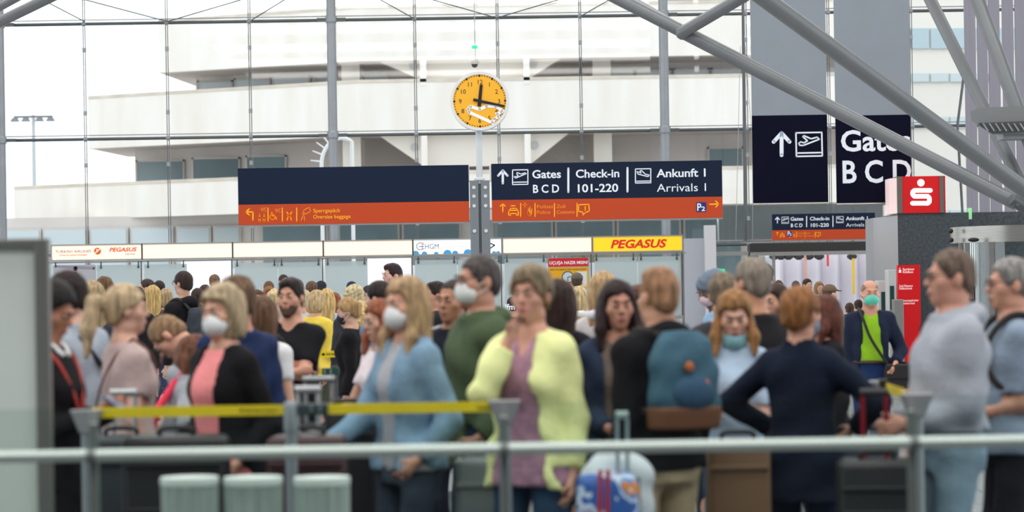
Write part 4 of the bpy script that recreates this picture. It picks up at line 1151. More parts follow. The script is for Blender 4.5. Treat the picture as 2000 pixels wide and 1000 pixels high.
    # --- facial detail
    if s >= 175 and hair[0] != 'hidden':
        def facial(name, shapes, m):
            mb = MB()
            for c_, r_ in shapes:
                mb.ball((0, 0, 0), tuple(np.array(r_)*u), 10, 6)
                n_ = 10*5+2
                mb.v[-n_:] = [tuple(hp(*c_) + Mh @ np.array(q)) for q in mb.v[-n_:]]
            return put(name, mb.mesh(name, smooth=True), m)
        for sd in (1, -1):
            facial('eye', [((sd*.030, -.0885, .010), (.012, .008, .0055))], mat('eye_white', (205, 198, 194), 0.3))
            facial('iris', [((sd*.030, -.0945, .010), (.0052, .0035, .0052))], mat('iris_dark', (46, 36, 30), 0.2))
            facial('eyebrow', [((sd*.031, -.0985, .031), (.018, .005, .0042))], mat('brow_%d_%d_%d' % tuple(hair[1]), tuple(int(v*0.72) for v in hair[1]), 0.9))
        facial('lips', [((0, -.1000, -.0565), (.0215, .0045, .0045)), ((0, -.0985, -.0665), (.018, .0045, .0055))], mat('lips_%d' % (1 if fem else 0), (178, 104, 100) if fem else (170, 112, 100), 0.4))
    # --- hair
    hstyle, hcol = hair[0], hair[1]; hopt = hair[2] if len(hair) > 2 else {}
    hm = mat('hair_%d_%d_%d' % tuple(hcol), hcol, 0.6, spec=0.25, var=0.5, vscale=50, stretch=(1, 1, 0.14), bump=0.5, bscale=90)
    if hstyle not in ('none', 'hidden'):
        ln = hopt.get('len', 0.28)
        Fh = Field(AX, AY, AZ[AZ > hc[2]-0.20-ln*(1 if hstyle in ('long', 'pony', 'half') else 0.15)])
        vol = hopt.get('vol', 0.012 if hstyle in ('short', 'bald') else 0.016)
        if hstyle == 'short': vol *= 0.8
        Fh.ell(hp(0, .012, .034), np.array((.075, .092, .088))*u + vol*u, M=Mh, k=0)
        if hstyle in ('short', 'bald', 'pony', 'bun', 'half'):
            Fh.ell(hp(0, .045, -.02), np.array((.062, .062, .058))*u + vol*0.5*u, M=Mh, k=0.02)
        if hopt.get('top'): Fh.ell(hp(0, -.012, .098), np.array((.050, .072, .020))*u + hopt['top']*0.6*u, M=Mh, k=0.03)
        hlz = hopt.get('line', 0.076)
        if hstyle in ('short', 'bald'): yl, zl_ = [-.12, -.075, -.03, .0, .035, .07], [hlz+.012, hlz-.006, .028, .012, -.01, -.070]
        elif hstyle in ('pony', 'bun', 'half'): yl, zl_ = [-.12, -.07, -.03, .0, .035, .07], [hlz+.005, hlz-.016, .015, -.005, -.03, -.085]
        else: yl, zl_ = [-.12, -.07, -.045, -.03, .0, .07], [hlz, hlz-.012, .03, -.3, -1.0, -1.2]
        def cutf(X, Y, Z):
            dx, dy, dz = X-hc[0], Y-hc[1], Z-hc[2]
            xx = (Mh[0, 0]*dx + Mh[1, 0]*dy + Mh[2, 0]*dz)/u
            y = (Mh[0, 1]*dx + Mh[1, 1]*dy + Mh[2, 1]*dz)/u; z = (Mh[0, 2]*dx + Mh[1, 2]*dy + Mh[2, 2]*dz)/u
            return (z - np.interp(y, yl, zl_) - 0.006*np.sin(xx*70+px) + (0.035*np.clip((np.abs(xx)-0.035)/0.03, 0, 1) if hstyle == 'short' else 0.0))*u*0.8
        if hstyle in ('bob', 'long', 'curly', 'half'):
            bo = hopt.get('bob', 0.125)
            if hstyle != 'half':
                Fh.ell(hp(0, .028, -.04), np.array((.094+vol*.6, .088, bo))*u, M=Mh, k=0.03)
        fa = -np.array(Mh @ np.array((0, 1.0, 0)))
        if hstyle in ('bob', 'long', 'curly', 'short', 'bald', 'pony', 'bun', 'half'):
            f0 = Fh
            sl, X_, Y_, Z_ = f0.sub(hc-0.35, hc+0.35, 0)
            f0.f[sl] = np.maximum(f0.f[sl], -cutf(X_, Y_, Z_))
            if hstyle in ('bob', 'long', 'curly'):
                f0.ell(hp(hopt.get('part', 0)*0.5, -.115, -.025), np.array((.058, .085, .098))*u, M=Mh, k=0.012, op='s')
            if hstyle in ('short', 'bald'):
                f0.ell(hp(.085, .008, -.012), np.array((.03, .026, .036))*u, M=Mh, k=0.006, op='s'); f0.ell(hp(-.085, .008, -.012), np.array((.03, .026, .036))*u, M=Mh, k=0.006, op='s')
            if hstyle == 'bald': f0.ell(hp(0, -.02, .13), np.array((.062, .115, .085))*u, M=Mh, k=0.01, op='s')
        if hstyle == 'bob': # flat lower edge
            zc_ = hc[2] - 0.118*u
            Fh.f[:, :, Fh.az < zc_] = np.maximum(Fh.f[:, :, Fh.az < zc_], (zc_-Fh.az[Fh.az < zc_])[None, None, :])
        if hstyle in ('long', 'half'):
            bk = hp(0, .07, -.03); end = np.array((bk[0]*0.6, max(bk[1]+0.02, tp(0, .055, .78)[1]), bk[2]-ln))
            for q in (-1, 0, 1):
                o_ = np.array((q*0.045, 0.0 if q == 0 else -0.02, 0))
                Fh.cone(bk + o_, end + o_*1.5 + np.array((0, 0, 0.02*abs(q))), 0.05*u, 0.035*u, 0.03)
            if hopt.get('front', True):
                for sd in (1, -1):
                    a = hp(sd*.076, -.02, -.01); e2 = np.array((a[0]*1.0 + sd*0.02, a[1]-0.045, a[2]-ln*0.85))
                    m2 = (a+e2)/2 + np.array((sd*0.012, 0.0, 0))
                    Fh.cone(a, m2, 0.026*u, 0.03*u, 0.02); Fh.cone(m2, e2, 0.03*u, 0.016*u, 0.02)
        if hstyle == 'pony':
            a = hp(0, .10, .045); dr = hopt.get('dir', (0, 0.10, -0.04)); m1 = a + np.array((dr[0]*0.5, dr[1]*0.6, 0.0)); e2 = a + np.array((dr[0], dr[1], -ln))
            Fh.cone(hp(0, .085, .04), m1, 0.028, 0.036, 0.02); Fh.cone(m1, (m1+e2)/2 + np.array((0, 0.015, 0)), 0.036, 0.036, 0.02); Fh.cone((m1+e2)/2 + np.array((0, 0.015, 0)), e2, 0.036, 0.014, 0.02)
        if hstyle == 'bun': Fh.ell(hp(*hopt.get('at', (0, .10, .05))), np.array((.042, .04, .04))*u, k=0.015)
        if hstyle == 'curly': Fh.wobble(0.010, 95, px)
        elif hstyle in ('long', 'bob', 'half', 'pony'): Fh.wobble(0.0032, 105, px, 0.12)
        elif hstyle == 'short': Fh.wobble(0.0028, 130, px, 0.3)
        put('hair', Fh.mesh('hair'), hm)
        if hopt.get('beard'):
            Bf = Field(AX, AY, AZ[(AZ > hc[2]-0.2) & (AZ < hc[2]+0.1)])
            Bf.ell(hp(0, -.030, -.046), np.array((.0625, .0645, .080))*u, M=Mh, k=0); Bf.ell(hp(0, -.068, -.098), np.array((.03, .03, .03))*u, M=Mh, k=0.02)
            Bf.ell(hp(0, -.05, .025), np.array((.09, .12, .066))*u, M=Mh, k=0.008, op='s')
            Bf.ell(hp(0, -.105, -.060), np.array((.020, .02, .009))*u, M=Mh, k=0.004, op='s')
            Bf.ell(hp(0, .05, -.05), np.array((.10, .055, .12))*u, M=Mh, k=0.006, op='s')
            put('beard', Bf.mesh('beard'), mat('beard_brown', (92, 72, 62), 0.8, spec=0.15, var=0.4, vscale=80, bump=0.4, bscale=120))
    # --- clothes
    for ti, tpz in enumerate(tops):
        kind, col = tpz[0], tpz[1]; o_ = tpz[2] if len(tpz) > 2 else {}
        g = o_.get('grow', {'tshirt': 0.012, 'shirt': 0.014, 'sweater': 0.02, 'hoodie': 0.022, 'jacket': 0.023, 'coat': 0.022, 'blazer': 0.020}.get(kind, 0.016))
        hem = o_.get('hem', {'coat': 0.32, 'jacket': 0.46, 'tshirt': 0.49}.get(kind, 0.47))
        slv = o_.get('sleeve', 0.62 if kind == 'tshirt' else 1.93)
        if ti < len(tops)-1:
            slv = min(slv, 0.25); g = 0.013; o_ = dict(o_, fold=0.001)
        C = field(min(hem*H-0.10, min(arms[1][2][2], arms[-1][2][2]) - 0.08), hc[2]+0.08)
        tb_ = [r for r in tab_local]
        if hem < 0.5:
            fl_ = o_.get('flare', 0.004)
            low = [(hem*H-po[2]-0.05, tab[2, 1]*1.03+fl_*H, tab[2, 2]*1.05+fl_*H, tab[2, 3])] + ([(0.47*H-po[2], tab[2, 1]*1.04, tab[2, 2]*1.04, tab[2, 3])] if hem < 0.44 else [])
            tb_ = low + [r for r in tab_local[2:]]
        else: tb_ = [r for r in tab_local[1:]]
        nt_ = np.array(tb_); 
        C.loft(nt_[:-1] if not o_.get('highneck') else nt_, Mt, po, k=0, grow=g)
        for sd in (1, -1):
            hip, kn, an = legj[sd]
            if hem < 0.53: C.cone(hip + (hip-kn)*0.05, hip + (kn-hip)*(0.75 if hem > 0.4 else 1.0), lr[0], lr[1]+(lr[0]-lr[1])*0.3, 0.03, grow=max(g, 0.016)+0.008)
        if hem < 0.40:      # long coats hang as one tube
            C.loft(np.array([(hem*H-0.05, .098*H*b, .080*H*b, 0), (.5*H, .1*H*b, .076*H*b, 0)]), np.eye(3), np.zeros(3), k=0.02, grow=g)
        Xg, Yg, Zg = C.ax[:, None, None], C.ay[None, :, None], C.az[None, None, :]
        C.f = np.maximum(C.f, -((Mt[0, 2]*(Xg-po[0]) + Mt[1, 2]*(Yg-po[1]) + Mt[2, 2]*(Zg-po[2])) + po[2] - hem*H)).astype(np.float32)
        if o_.get('open'):
            w0 = o_['open']
            def openf(X, Y, Z):
                dx, dy, dz = X-po[0], Y-po[1], Z-po[2]
                x = Mt[0, 0]*dx + Mt[1, 0]*dy + Mt[2, 0]*dz; y = Mt[0, 1]*dx + Mt[1, 1]*dy + Mt[2, 1]*dz; z = Mt[0, 2]*dx + Mt[1, 2]*dy + Mt[2, 2]*dz
                wd = w0*H + (0.81*H-po[2]-z)*o_.get('spread', 0.0)
                return np.maximum.reduce([np.abs(x-o_.get('off', 0.0)*H)-wd, y + 0.012*H, z-(0.86*H-po[2])])
            C.fn(tp(-.2, -.3, hem-.05)-0.1, tp(.2, 0, .9)+0.1, openf, k=0.008, op='s')
        for sd in (1, -1):
            if ti < len(tops)-1: continue
            S_, E_, W_ = arms[sd]
            C.ell(S_, np.array((0.028, 0.031, 0.028))*H, k=0.03, grow=g*0.8); C.cone(neck - (Mt @ np.array((0, 0, .012))), S_ + (neck-S_)*0.2, 0.024*H, 0.022*H, 0.03, grow=g*0.8)
            e1 = min(slv, 1.0); C.cone(S_, S_ + (E_-S_)*e1, ar[0], ar[0]+(ar[1]-ar[0])*e1, 0.03, grow=g*(1.0 if slv > 1 else 1.25))
            if slv > 1:
                e2 = slv-1; C.cone(E_, E_ + (W_-E_)*e2, ar[1]*1.05, ar[1]+(ar[2]-ar[1])*e2*0.8, 0.015, grow=g)
                # flat cuff
                en = E_ + (W_-E_)*min(e2, 1.0); dr = unit(W_-E_)
                C.fn(en-0.10, en+0.14, lambda X, Y, Z, en=en, dr=dr: np.maximum(-((X-en[0])*dr[0]+(Y-en[1])*dr[1]+(Z-en[2])*dr[2]), np.sqrt((X-en[0])**2+(Y-en[1])**2+(Z-en[2])**2)-0.11), k=0.004, op='s')
            else:
                en = S_ + (E_-S_)*e1; dr = unit(E_-S_)
                C.fn(en-0.13, en+0.13, lambda X, Y, Z, en=en, dr=dr: np.maximum(-((X-en[0])*dr[0]+(Y-en[1])*dr[1]+(Z-en[2])*dr[2]), np.sqrt((X-en[0])**2+(Y-en[1])**2+(Z-en[2])**2)-0.10), k=0.004, op='s')
        if kind == 'hoodie' or o_.get('hood'):
            c_ = tp(0, .055, .835)
            C.ell(c_, (0.105, 0.062, 0.065), k=0.03); C.ell(tp(0.035, .01, .84), (0.05, 0.07, 0.035), k=0.03); C.ell(tp(-0.035, .01, .84), (0.05, 0.07, 0.035), k=0.03)
        if o_.get('collar'):
            C.cone(tp(.028, .018, .842), tp(.03, -.022, .825), 0.026, 0.022, 0.02); C.cone(tp(-.028, .018, .842), tp(-.03, -.022, .825), 0.026, 0.022, 0.02); C.cone(tp(-.028, .018, .842), tp(.028, .018, .842), 0.026, 0.026, 0.02)
        C.wobble(o_.get('fold', 0.0045 if kind in ('jacket', 'hoodie', 'coat', 'shirt', 'sweater') else 0.003), o_.get('freq', 21), px*0.37+ti)
        # neck opening
        nk_r = o_.get('neck', 0.066 if kind in ('tshirt', 'shirt') else 0.064)
        C.cone(tp(0, .004, .835), hp(0, 0.0, -.02), nk_r*0.98, nk_r*1.05, 0.008, op='s')
        if o_.get('v'): 
            C.cone(tp(0, -.045, .835), tp(0, -.075, .835-o_['v']), 0.05, 0.012, 0.01, op='s')
        if o_.get('open'):
            C.fn(tp(-.2, -.3, .74), tp(.2, 0, .9)+0.1, lambda X, Y, Z: np.maximum(openf(X, Y, Z), -(Y - tp(0, -.082, .80)[1])), k=0.008, op='s')
        mk = o_.get('mat')
        cm = mk if mk is not None else mat('cloth_%s_%d_%d_%d' % (kind, *col), col, 0.85, spec=0.2, var=o_.get('var', 0.10), vscale=o_.get('vs', 9), bump=0.25, bscale=o_.get('bs', 38), rgb2=o_.get('c2'))
        put(o_.get('name', {'tshirt': 't_shirt'}.get(kind, kind)), C.mesh(kind), cm)
    # --- trousers / skirt
    if legs:
        kind, col = legs[0], legs[1]; o_ = legs[2] if len(legs) > 2 else {}
        T_ = field(None, 0.62*H)
        wz = o_.get('waist', 0.575)
        g = o_.get('grow', 0.003)
        T_.loft(tab_local[:4], Mt if lean < 30 else Mt, po, k=0, grow=g)
        end = o_.get('end', 1.93)
        lo_ = o_.get('loose', 0.010)
        if kind == 'skirt':
            T_.loft(np.array([(o_.get('hem', .36)*H, .098*H, .085*H, 0), (.45*H, .1*H, .08*H, 0), (.52*H, .1*H, .072*H, 0)]), np.eye(3), np.zeros(3), k=0.02, grow=0.006)
        else:
            for sd in (1, -1):
                hip, kn, an = legj[sd]
                T_.cone(hip, kn, lr[0]*0.97, lr[1], 0.03, grow=g+lo_*0.3)
                if end > 1:
                    e2 = an if end >= 1.9 else kn + (an-kn)*(end-1)
                    T_.cone(kn, e2, lr[1], lr[2]*1.15, 0.02, grow=g+lo_)
        T_.wobble(0.0022, 26, px*0.11)
        cm = mat('cloth_%s_%d_%d_%d' % (kind, *col), col, 0.85, spec=0.2, var=o_.get('var', 0.12), vscale=8, bump=0.25, bscale=30)
        put(kind if kind != 'jeans' else 'jeans', T_.mesh(kind), cm)
        if o_.get('belt'):
            pts = [po + Mt @ np.array((math.cos(t)*(tab[2, 1]+0.016), math.sin(t)*(tab[2, 2]+0.016)+tab[2, 3], 0.565*H-po[2])) for t in [2*math.pi*i/24 for i in range(25)]]
            put('belt', MB().tube(pts, 0.016, 8, caps=False).mesh('belt', smooth=True), mat('leather_dark', (52, 36, 28), 0.5))
    # --- shoes
    for sd in (1, -1):
        an = legj[sd][2]; bz = an[2] - 0.045*H
        Sf = Field(axis(an[0]-.09, an[0]+.09, 0.022), axis(an[1]-.26, an[1]+.12, 0.022), axis(bz-0.022, bz+.16, 0.022))
        Sf.cone(an + np.array((0, 0.02, -0.022*H)), an + np.array((0, -0.095*H, -0.026*H)), 0.032*H*0.9, 0.025*H*0.9, 0.0)
        Sf.cone(an + np.array((0, 0.01, 0.01)), an + np.array((0, 0.01, -0.03*H)), 0.03*H, 0.03*H, 0.02)
        zf = Sf.az; Sf.f = np.maximum(Sf.f, (bz-zf)[None, None, :])
        put('shoe', Sf.mesh('shoe'), mat('shoe_%d_%d_%d' % tuple(shoes), shoes, 0.6))
    info = dict(root=root, hp=hp, tp=tp, arms=arms, H=H, Mh=Mh, Mt=Mt, u=u, yaw=yr, X=X, d=root_d, put=put, hc=hc, po=po, s=s, tab=tab)
    info['world'] = lambda p: Vector((X + p[0]*cz - p[1]*sz, root_d + p[0]*sz + p[1]*cz, p[2]))
    for e in ex:
        EXTRAS[e[0]](info, *e[1:])
    PERSONS.append(info)
    return info

EXTRAS = {}
def _mask(i, kind='ffp2', col=(232, 236, 240), low=0.0):
    hp, Mh, u, hc = i['hp'], i['Mh'], i['u'], i['hc']
    h = 0.010 if i['s'] >= 175 else 0.016
    c = hp(0, -.07, -.05-low)
    Fm = Field(axis(c[0]-.13, c[0]+.13, h), axis(c[1]-.13, c[1]+.13, h), axis(c[2]-.13, c[2]+.13, h))
    Fm.ell(hp(0, -.044, -.050-low), np.array((.067, .064, .060))*u, M=Mh, k=0)
    if kind == 'ffp2': Fm.ell(hp(0, -.098, -.044-low), np.array((.016, .020, .040))*u, M=Mh, k=0.035)
    else: Fm.ell(hp(0, -.098, -.030-low), np.array((.018, .014, .022))*u, M=Mh, k=0.03)
    Fm.ell(hp(0, .058, -.04-low), np.array((.2, .10, .2))*u, M=Mh, k=0.006, op='s')
    o = i['put']('face_mask', Fm.mesh('face_mask'), mat('mask_%d_%d_%d' % tuple(col), col, 0.8, bump=0.1, bscale=50))
    for sd in (1, -1):
        for dz in (.02, -.03):
            pts = [hp(sd*.055, -.06, -.045+dz-low), hp(sd*.072, -.03, -.03+dz*0.8), hp(sd*.083, .014, -.005+dz*0.8)]
            i['put']('ear_loop', MB().tube(pts, 0.0025, 6).mesh('ear_loop'), mat('loop_white', (226, 228, 230)))
EXTRAS['mask'] = _mask
def _glasses(i, col=(40, 36, 36), up=0.0):
    hp = i['hp']; m = mat('frame_%d_%d_%d' % tuple(col), col, 0.3)
    for sd in (1, -1):
        pts = [hp(sd*.032 + .024*math.cos(t), -.108 + 0.008*abs(math.cos(t)), .008+up + .018*math.sin(t)) for t in [2*math.pi*k/16 for k in range(17)]]
        i['put']('lens_rim', MB().tube(pts, 0.0022, 6, caps=False).mesh('lens_rim'), m)
        i['put']('temple_arm', MB().tube([hp(sd*.056, -.10, .012+up), hp(sd*.079, -.05, .014+up), hp(sd*.082, .02, .010+up)], 0.0025, 6).mesh('temple_arm'), m)
    i['put']('bridge', MB().tube([hp(-.010, -.112, .010+up), hp(.010, -.112, .010+up)], 0.002, 6).mesh('bridge'), m)
EXTRAS['glasses'] = _glasses
def _cap(i, col, kind='cap', back=False):
    hp, Mh, u, hc = i['hp'], i['Mh'], i['u'], i['hc']
    h = 0.010 if i['s'] >= 175 else 0.015
    Fc = Field(axis(hc[0]-.2, hc[0]+.2, h), axis(hc[1]-.27, hc[1]+.27, h), axis(hc[2]-.14, hc[2]+.2, h))
    if kind == 'cap':
        Fc.ell(hp(0, .012, .048), np.array((.087, .106, .086))*u, M=Mh, k=0)
        Fc.ell(hp(0, 0, -.06), np.array((.2, .2, .105))*u, M=Mh, k=0.006, op='s')
        Fc.ell(hp(0, -.125 if not back else .13, .048), np.array((.066, .065, .008))*u, M=Mh @ Rx_(8), k=0.008)
    else:  # beanie
        Fc.ell(hp(0, .018, .045), np.array((.092, .112, .098))*u, M=Mh, k=0); Fc.ell(hp(0, .075, .075), np.array((.065, .06, .06))*u, M=Mh, k=0.04); Fc.ell(hp(0, .05, -.02), np.array((.088, .075, .06))*u, M=Mh, k=0.03)
        Fc.ell(hp(0, -.10, -.06), np.array((.12, .10, .095))*u, M=Mh, k=0.01, op='s')
        Fc.wobble(0.003, 60, 2.0)
    i['put']('cap' if kind == 'cap' else 'beanie', Fc.mesh('cap'), mat('cap_%d_%d_%d' % tuple(col), col, 0.85, var=0.1, bump=0.2, bscale=60))
EXTRAS['cap'] = _cap
def _stripe(i, col, a, b, r, name='stripe'):
    """a flat band lying on the clothes between two points of the torso frame"""
    p = [i['tp'](*a), i['tp'](*b)] if len(a) == 3 else a
    i['put'](name, MB().tube(p, r, 8).mesh(name, smooth=True), mat('stripe_%d_%d_%d' % tuple(col), col, 0.8))
EXTRAS['stripe'] = _stripe
def _armstripe(i, sd, col, r=0.012, off=0.05):
    S_, E_, W_ = i['arms'][sd]; o_ = np.array((sd*off, 0.0, 0.012))
    pts = [i['tp'](sd*0.05, 0.0, .845), S_ + o_*0.9 + np.array((0, 0, .03)), (S_+E_)/2 + o_, E_ + o_*0.9, (E_+W_)/2+o_*0.8]
    i['put']('sleeve_stripe', MB().tube(quad_path(pts, 5), r, 8).mesh('sleeve_stripe', smooth=True), mat('stripe_%d_%d_%d' % tuple(col), col, 0.7))
EXTRAS['armstripe'] = _armstripe
def _collar(i, col):
    tp = i['tp']; m = mat('stripe_%d_%d_%d' % tuple(col), col, 0.7)
    for sd in (1, -1):
        i['put']('collar', MB().tube([tp(sd*.012, .035, .852), tp(sd*.038, .01, .848), tp(sd*.030, -.028, .832), tp(sd*.014, -.055, .81)], [0.014, 0.018, 0.018, 0.010], 8).mesh('collar', smooth=True), m)
EXTRAS['collar'] = _collar
def _strap(i, col, sd=1, r=0.011, label=None, down=0.50, name='strap', front=0.078, back=0.075):
    """cross-body strap: over the shoulder on side sd, to the opposite hip"""
    tp = i['tp']; m = mat('strap_%d_%d_%d' % tuple(col), col, 0.6)
    pts = [tp(sd*.055, .0, .848), tp(sd*.048, -front*0.75, .80), tp(sd*.015, -front-.008, .72), tp(-sd*.045, -front-.004, .62), tp(-sd*.098, -.035, down+.03), tp(-sd*.105, .02, down+.02),
           tp(-sd*.05, back+.006, .62), tp(sd*.015, back+.008, .72), tp(sd*.05, back*0.7, .80), tp(sd*.055, .0, .848)]
    i['put'](name, MB().tube(quad_path(pts, 5), r, 8, caps=False).mesh(name, smooth=True), m)
EXTRAS['strap'] = _strap
def _lanyard(i, col):
    tp = i['tp']; m = mat('strap_%d_%d_%d' % tuple(col), col, 0.6)
    for sd in (1, -1):
        i['put']('lanyard', MB().tube(quad_path([tp(sd*.045, .02, .848), tp(sd*.05, -.05, .80), tp(sd*.02, -.088, .70), tp(0, -.092, .62)], 5), 0.009, 8).mesh('lanyard', smooth=True), m)
EXTRAS['lanyard'] = _lanyard
def _scarf(i, col):
    tp = i['tp']; c = i['hc']
    pts = [tp(.045*math.cos(t), .012+.045*math.sin(t), .842) for t in [2*math.pi*k/14 for k in range(15)]]
    i['put']('scarf', MB().tube(pts, 0.042, 10, caps=False).mesh('scarf', smooth=True), mat('scarf_%d_%d_%d' % tuple(col), col, 0.9, var=0.1, bump=0.3, bscale=30))
EXTRAS['scarf'] = _scarf
# ------------------------------------------------------------------ the people in the near queue
Q = 'travellers in the near queue'
BK = (24, 24, 28)
p_uniform = person(122, 549, 455, 'person in black uniform with dark pinned-up hair and red lanyard beside the frosted partition', yaw=72, head=(0, 24), sex='f', bulk=1.04,
    skin=(178, 122, 98), hair=('bun', (26, 22, 24), {'vol': .02, 'at': (0, .095, .06)}), tops=[('blazer', (18, 18, 22), {'hem': .46})], legs=('skirt', (20, 20, 24), {'hem': .37}), shoes=BK, L='phone', R='phone', ex=[('collar', (232, 234, 238)), ('lanyard', (176, 60, 56))], group=Q)
person(120, 528, 385, 'person in pale blue-grey sweatshirt with black cross-body strap behind the uniformed one', yaw=-118, lean=14, sex='m', hair=('short', (40, 30, 30), {'vol': .02}),
    tops=[('sweater', (158, 168, 182), {'grow': .026})], legs=('trousers', (44, 46, 54)), L='belly', R='belly', ex=[('strap', (24, 26, 34), 1, .014)], group=Q)
person(180, 553, 262, 'person with long straight streaked blonde hair hanging down a dark jacket', yaw=196, sex='f', hair=('long', (166, 144, 110), {'len': .34, 'front': False, 'vol': .02}), tops=[('jacket', (60, 64, 74))], group=Q)
person(204, 543, 212, 'person with smooth brown bobbed hair in a grey coat', yaw=180, sex='f', hair=('bob', (96, 72, 48)), tops=[('coat', (92, 92, 98))], group=Q)
person(246, 560, 402, 'person with blonde ponytail in a pale mauve tee and cream trousers', yaw=118, sex='f', bulk=1.08, head=(-8, 0), hair=('pony', (182, 160, 128), {'len': .27, 'dir': (-.02, .11, 0), 'vol': .016}), skin=(214, 166, 146),
    tops=[('tshirt', (190, 168, 166), {'hem': .475})], legs=('trousers', (218, 206, 190)), R='hang', L='trolley', ex=[('strap', (112, 76, 66), -1, .006)], group=Q)
p_bow = person(290, 626, 348, 'person bowing forward in a dark navy top with short fair hair', H=1.76, yaw=-98, lean=50, head=(0, 18), hair=('short', (138, 110, 82), {'vol': .008}), skin=(214, 160, 138),
    tops=[('sweater', (44, 52, 66))], legs=('trousers', (36, 40, 48)), L=((.06, .30, .50), (.6, -1, 0)), R=((.06, .30, .50), (.6, -1, 0)), ex=[('glasses',)], group=Q)
person(386, 652, 365, 'child in grey hooded jacket with hot pink stripes and brown hair', yaw=98, lean=16, sex='f', hair=('long', (104, 66, 46), {'len': .24, 'front': False}),
    tops=[('hoodie', (156, 160, 168))], legs=('trousers', (70, 76, 90)), L='elbow', R='elbow', ex=[('stripe', (250, 66, 98), (-.055, .045, .85), (-.075, .095, .70), .022), ('stripe', (250, 66, 98), (-.075, .095, .70), (-.06, .10, .56), .02), ('armstripe', -1, (250, 66, 98), .016, .03)], group=Q)
person(431, 562, 432, 'person with blonde bob and white mask in black cardigan, pink top and white trousers', yaw=-42, side=0, head=(6, 4), sex='f', bulk=1.06, hair=('bob', (170, 152, 124), {'vol': .026, 'part': .04}), skin=(214, 164, 142),
    tops=[('shirt', (240, 148, 150), {'hem': .46}), ('blazer', (22, 22, 26), {'open': .036, 'hem': .43, 'spread': .05})], legs=('trousers', (222, 226, 236), {'loose': .02}), shoes=(210, 210, 210), L='pocket', R='belly', ex=[('mask', 'ffp2', (236, 240, 244))], group=Q)
person(462, 543, 385, 'person in navy blue jacket with short brown hair behind the blonde bob', yaw=-142, hair=('short', (104, 80, 62), {'vol': .016, 'top': .006}), skin=(200, 140, 116), tops=[('jacket', (32, 48, 86), {'collar': 1})], legs=('trousers', (40, 44, 56)), L='belly', R='hang', group=Q)
p_brown = person(513, 583, 322, 'person with very long wavy brown hair over a white tee', yaw=165, side=0, sex='f', hair=('long', (96, 70, 50), {'len': .40, 'front': False, 'vol': .02}), tops=[('tshirt', (226, 227, 231))], legs=('jeans', (120, 144, 168)), R='hang', L='bag', group=Q)
person(567, 546, 303, 'bearded person in black polo shirt with folded arms', yaw=-14, head=(-4, 0), bulk=1.12, hair=('short', (48, 40, 40), {'top': .016, 'beard': True}), skin=(206, 152, 128), tops=[('tshirt', (24, 25, 30), {'collar': 1, 'v': .05, 'sleeve': .7})], legs=('trousers', BK), L='cross', R='cross', group=Q)
p_tall = person(357, 532, 187, 'tall person in black hooded jacket with dark hair before the white panel', yaw=-128, hair=('short', (48, 36, 32), {'vol': .018}), tops=[('hoodie', (22, 23, 28))], ex=[('glasses',)], group=Q)
person(622, 567, 196, 'person in bright yellow sweater with short blonde bob', yaw=152, lean=6, head=(0, 22), sex='f', bulk=1.1, hair=('bob', (178, 154, 116), {'bob': .10}), tops=[('sweater', (228, 202, 84), {'hem': .48})], legs=('trousers', (70, 74, 60)), L='front', R='front', group=Q)
person(673, 583, 232, 'person in black top with tied-back light hair and black mask', yaw=-95, head=(0, 14), sex='f', hair=('bun', (168, 136, 94), {'at': (0, .10, .03)}), tops=[('sweater', (20, 20, 24))], ex=[('mask', 'surgical', (24, 24, 28))], group=Q)
person(692, 561, 206, 'person with big curly grey-blonde hair and dark jacket', yaw=178, sex='f', bulk=1.05, hair=('curly', (192, 178, 142), {'vol': .028, 'bob': .14}), tops=[('jacket', (52, 54, 62))], legs=('jeans', (84, 96, 116)), group=Q)
person(738, 552, 268, 'person with dark hair in a washed denim jacket behind the auburn-haired one', yaw=-118, lean=5, hair=('short', (44, 34, 34), {'vol': .02}), tops=[('jacket', (104, 126, 152), {'var': .25, 'vs': 14, 'collar': 1})], legs=('jeans', (70, 84, 104)), group=Q)
person(699, 590, 219, 'short person with curly blonde hair in a pale pink sweater', yaw=-84, lean=14, sex='f', hair=('curly', (214, 186, 132), {'vol': .02}), skin=(220, 170, 150), tops=[('sweater', (222, 178, 184))], R=((.05, .26, .62), (.6, -1, 0)), L='rest', group=Q)
person(766, 517, 186, 'tall dark-haired person facing left against the white panel', yaw=-62, hair=('short', (46, 32, 36), {'top': .02}), skin=(206, 160, 146), tops=[('shirt', (40, 42, 50))], group=Q)
p_denim = person(790, 547, 436, 'person with long blonde hair and white mask in a light denim jacket', yaw=-52, head=(2, 2), sex='f', hair=('long', (168, 140, 106), {'len': .31, 'vol': .02}), skin=(212, 160, 138),
    tops=[('tshirt', (172, 176, 184)), ('jacket', (124, 156, 182), {'open': .026, 'hem': .49, 'var': .22, 'vs': 12, 'collar': 1})], legs=('jeans', (60, 72, 88)), R='rest', L='pocket', ex=[('mask', 'ffp2', (232, 236, 242))], group=Q)
person(738, 588, 345, 'younger person with auburn hair in a white and pink patterned tee', yaw=-58, head=(0, 8), sex='f', hair=('long', (142, 82, 56), {'len': .2}), tops=[('tshirt', (234, 214, 220), {'c2': (238, 236, 240), 'vs': 22, 'var': .2})], legs=('jeans', (92, 122, 156)), R='rest', L='elbow', group=Q)
person(852, 553, 206, 'young person with dark quiff facing left in black and white sports jacket', yaw=-82, hair=('short', (42, 34, 32), {'top': .024}), skin=(196, 142, 118), tops=[('jacket', (34, 36, 42))], ex=[('armstripe', -1, (226, 228, 232), .014)], group=Q)
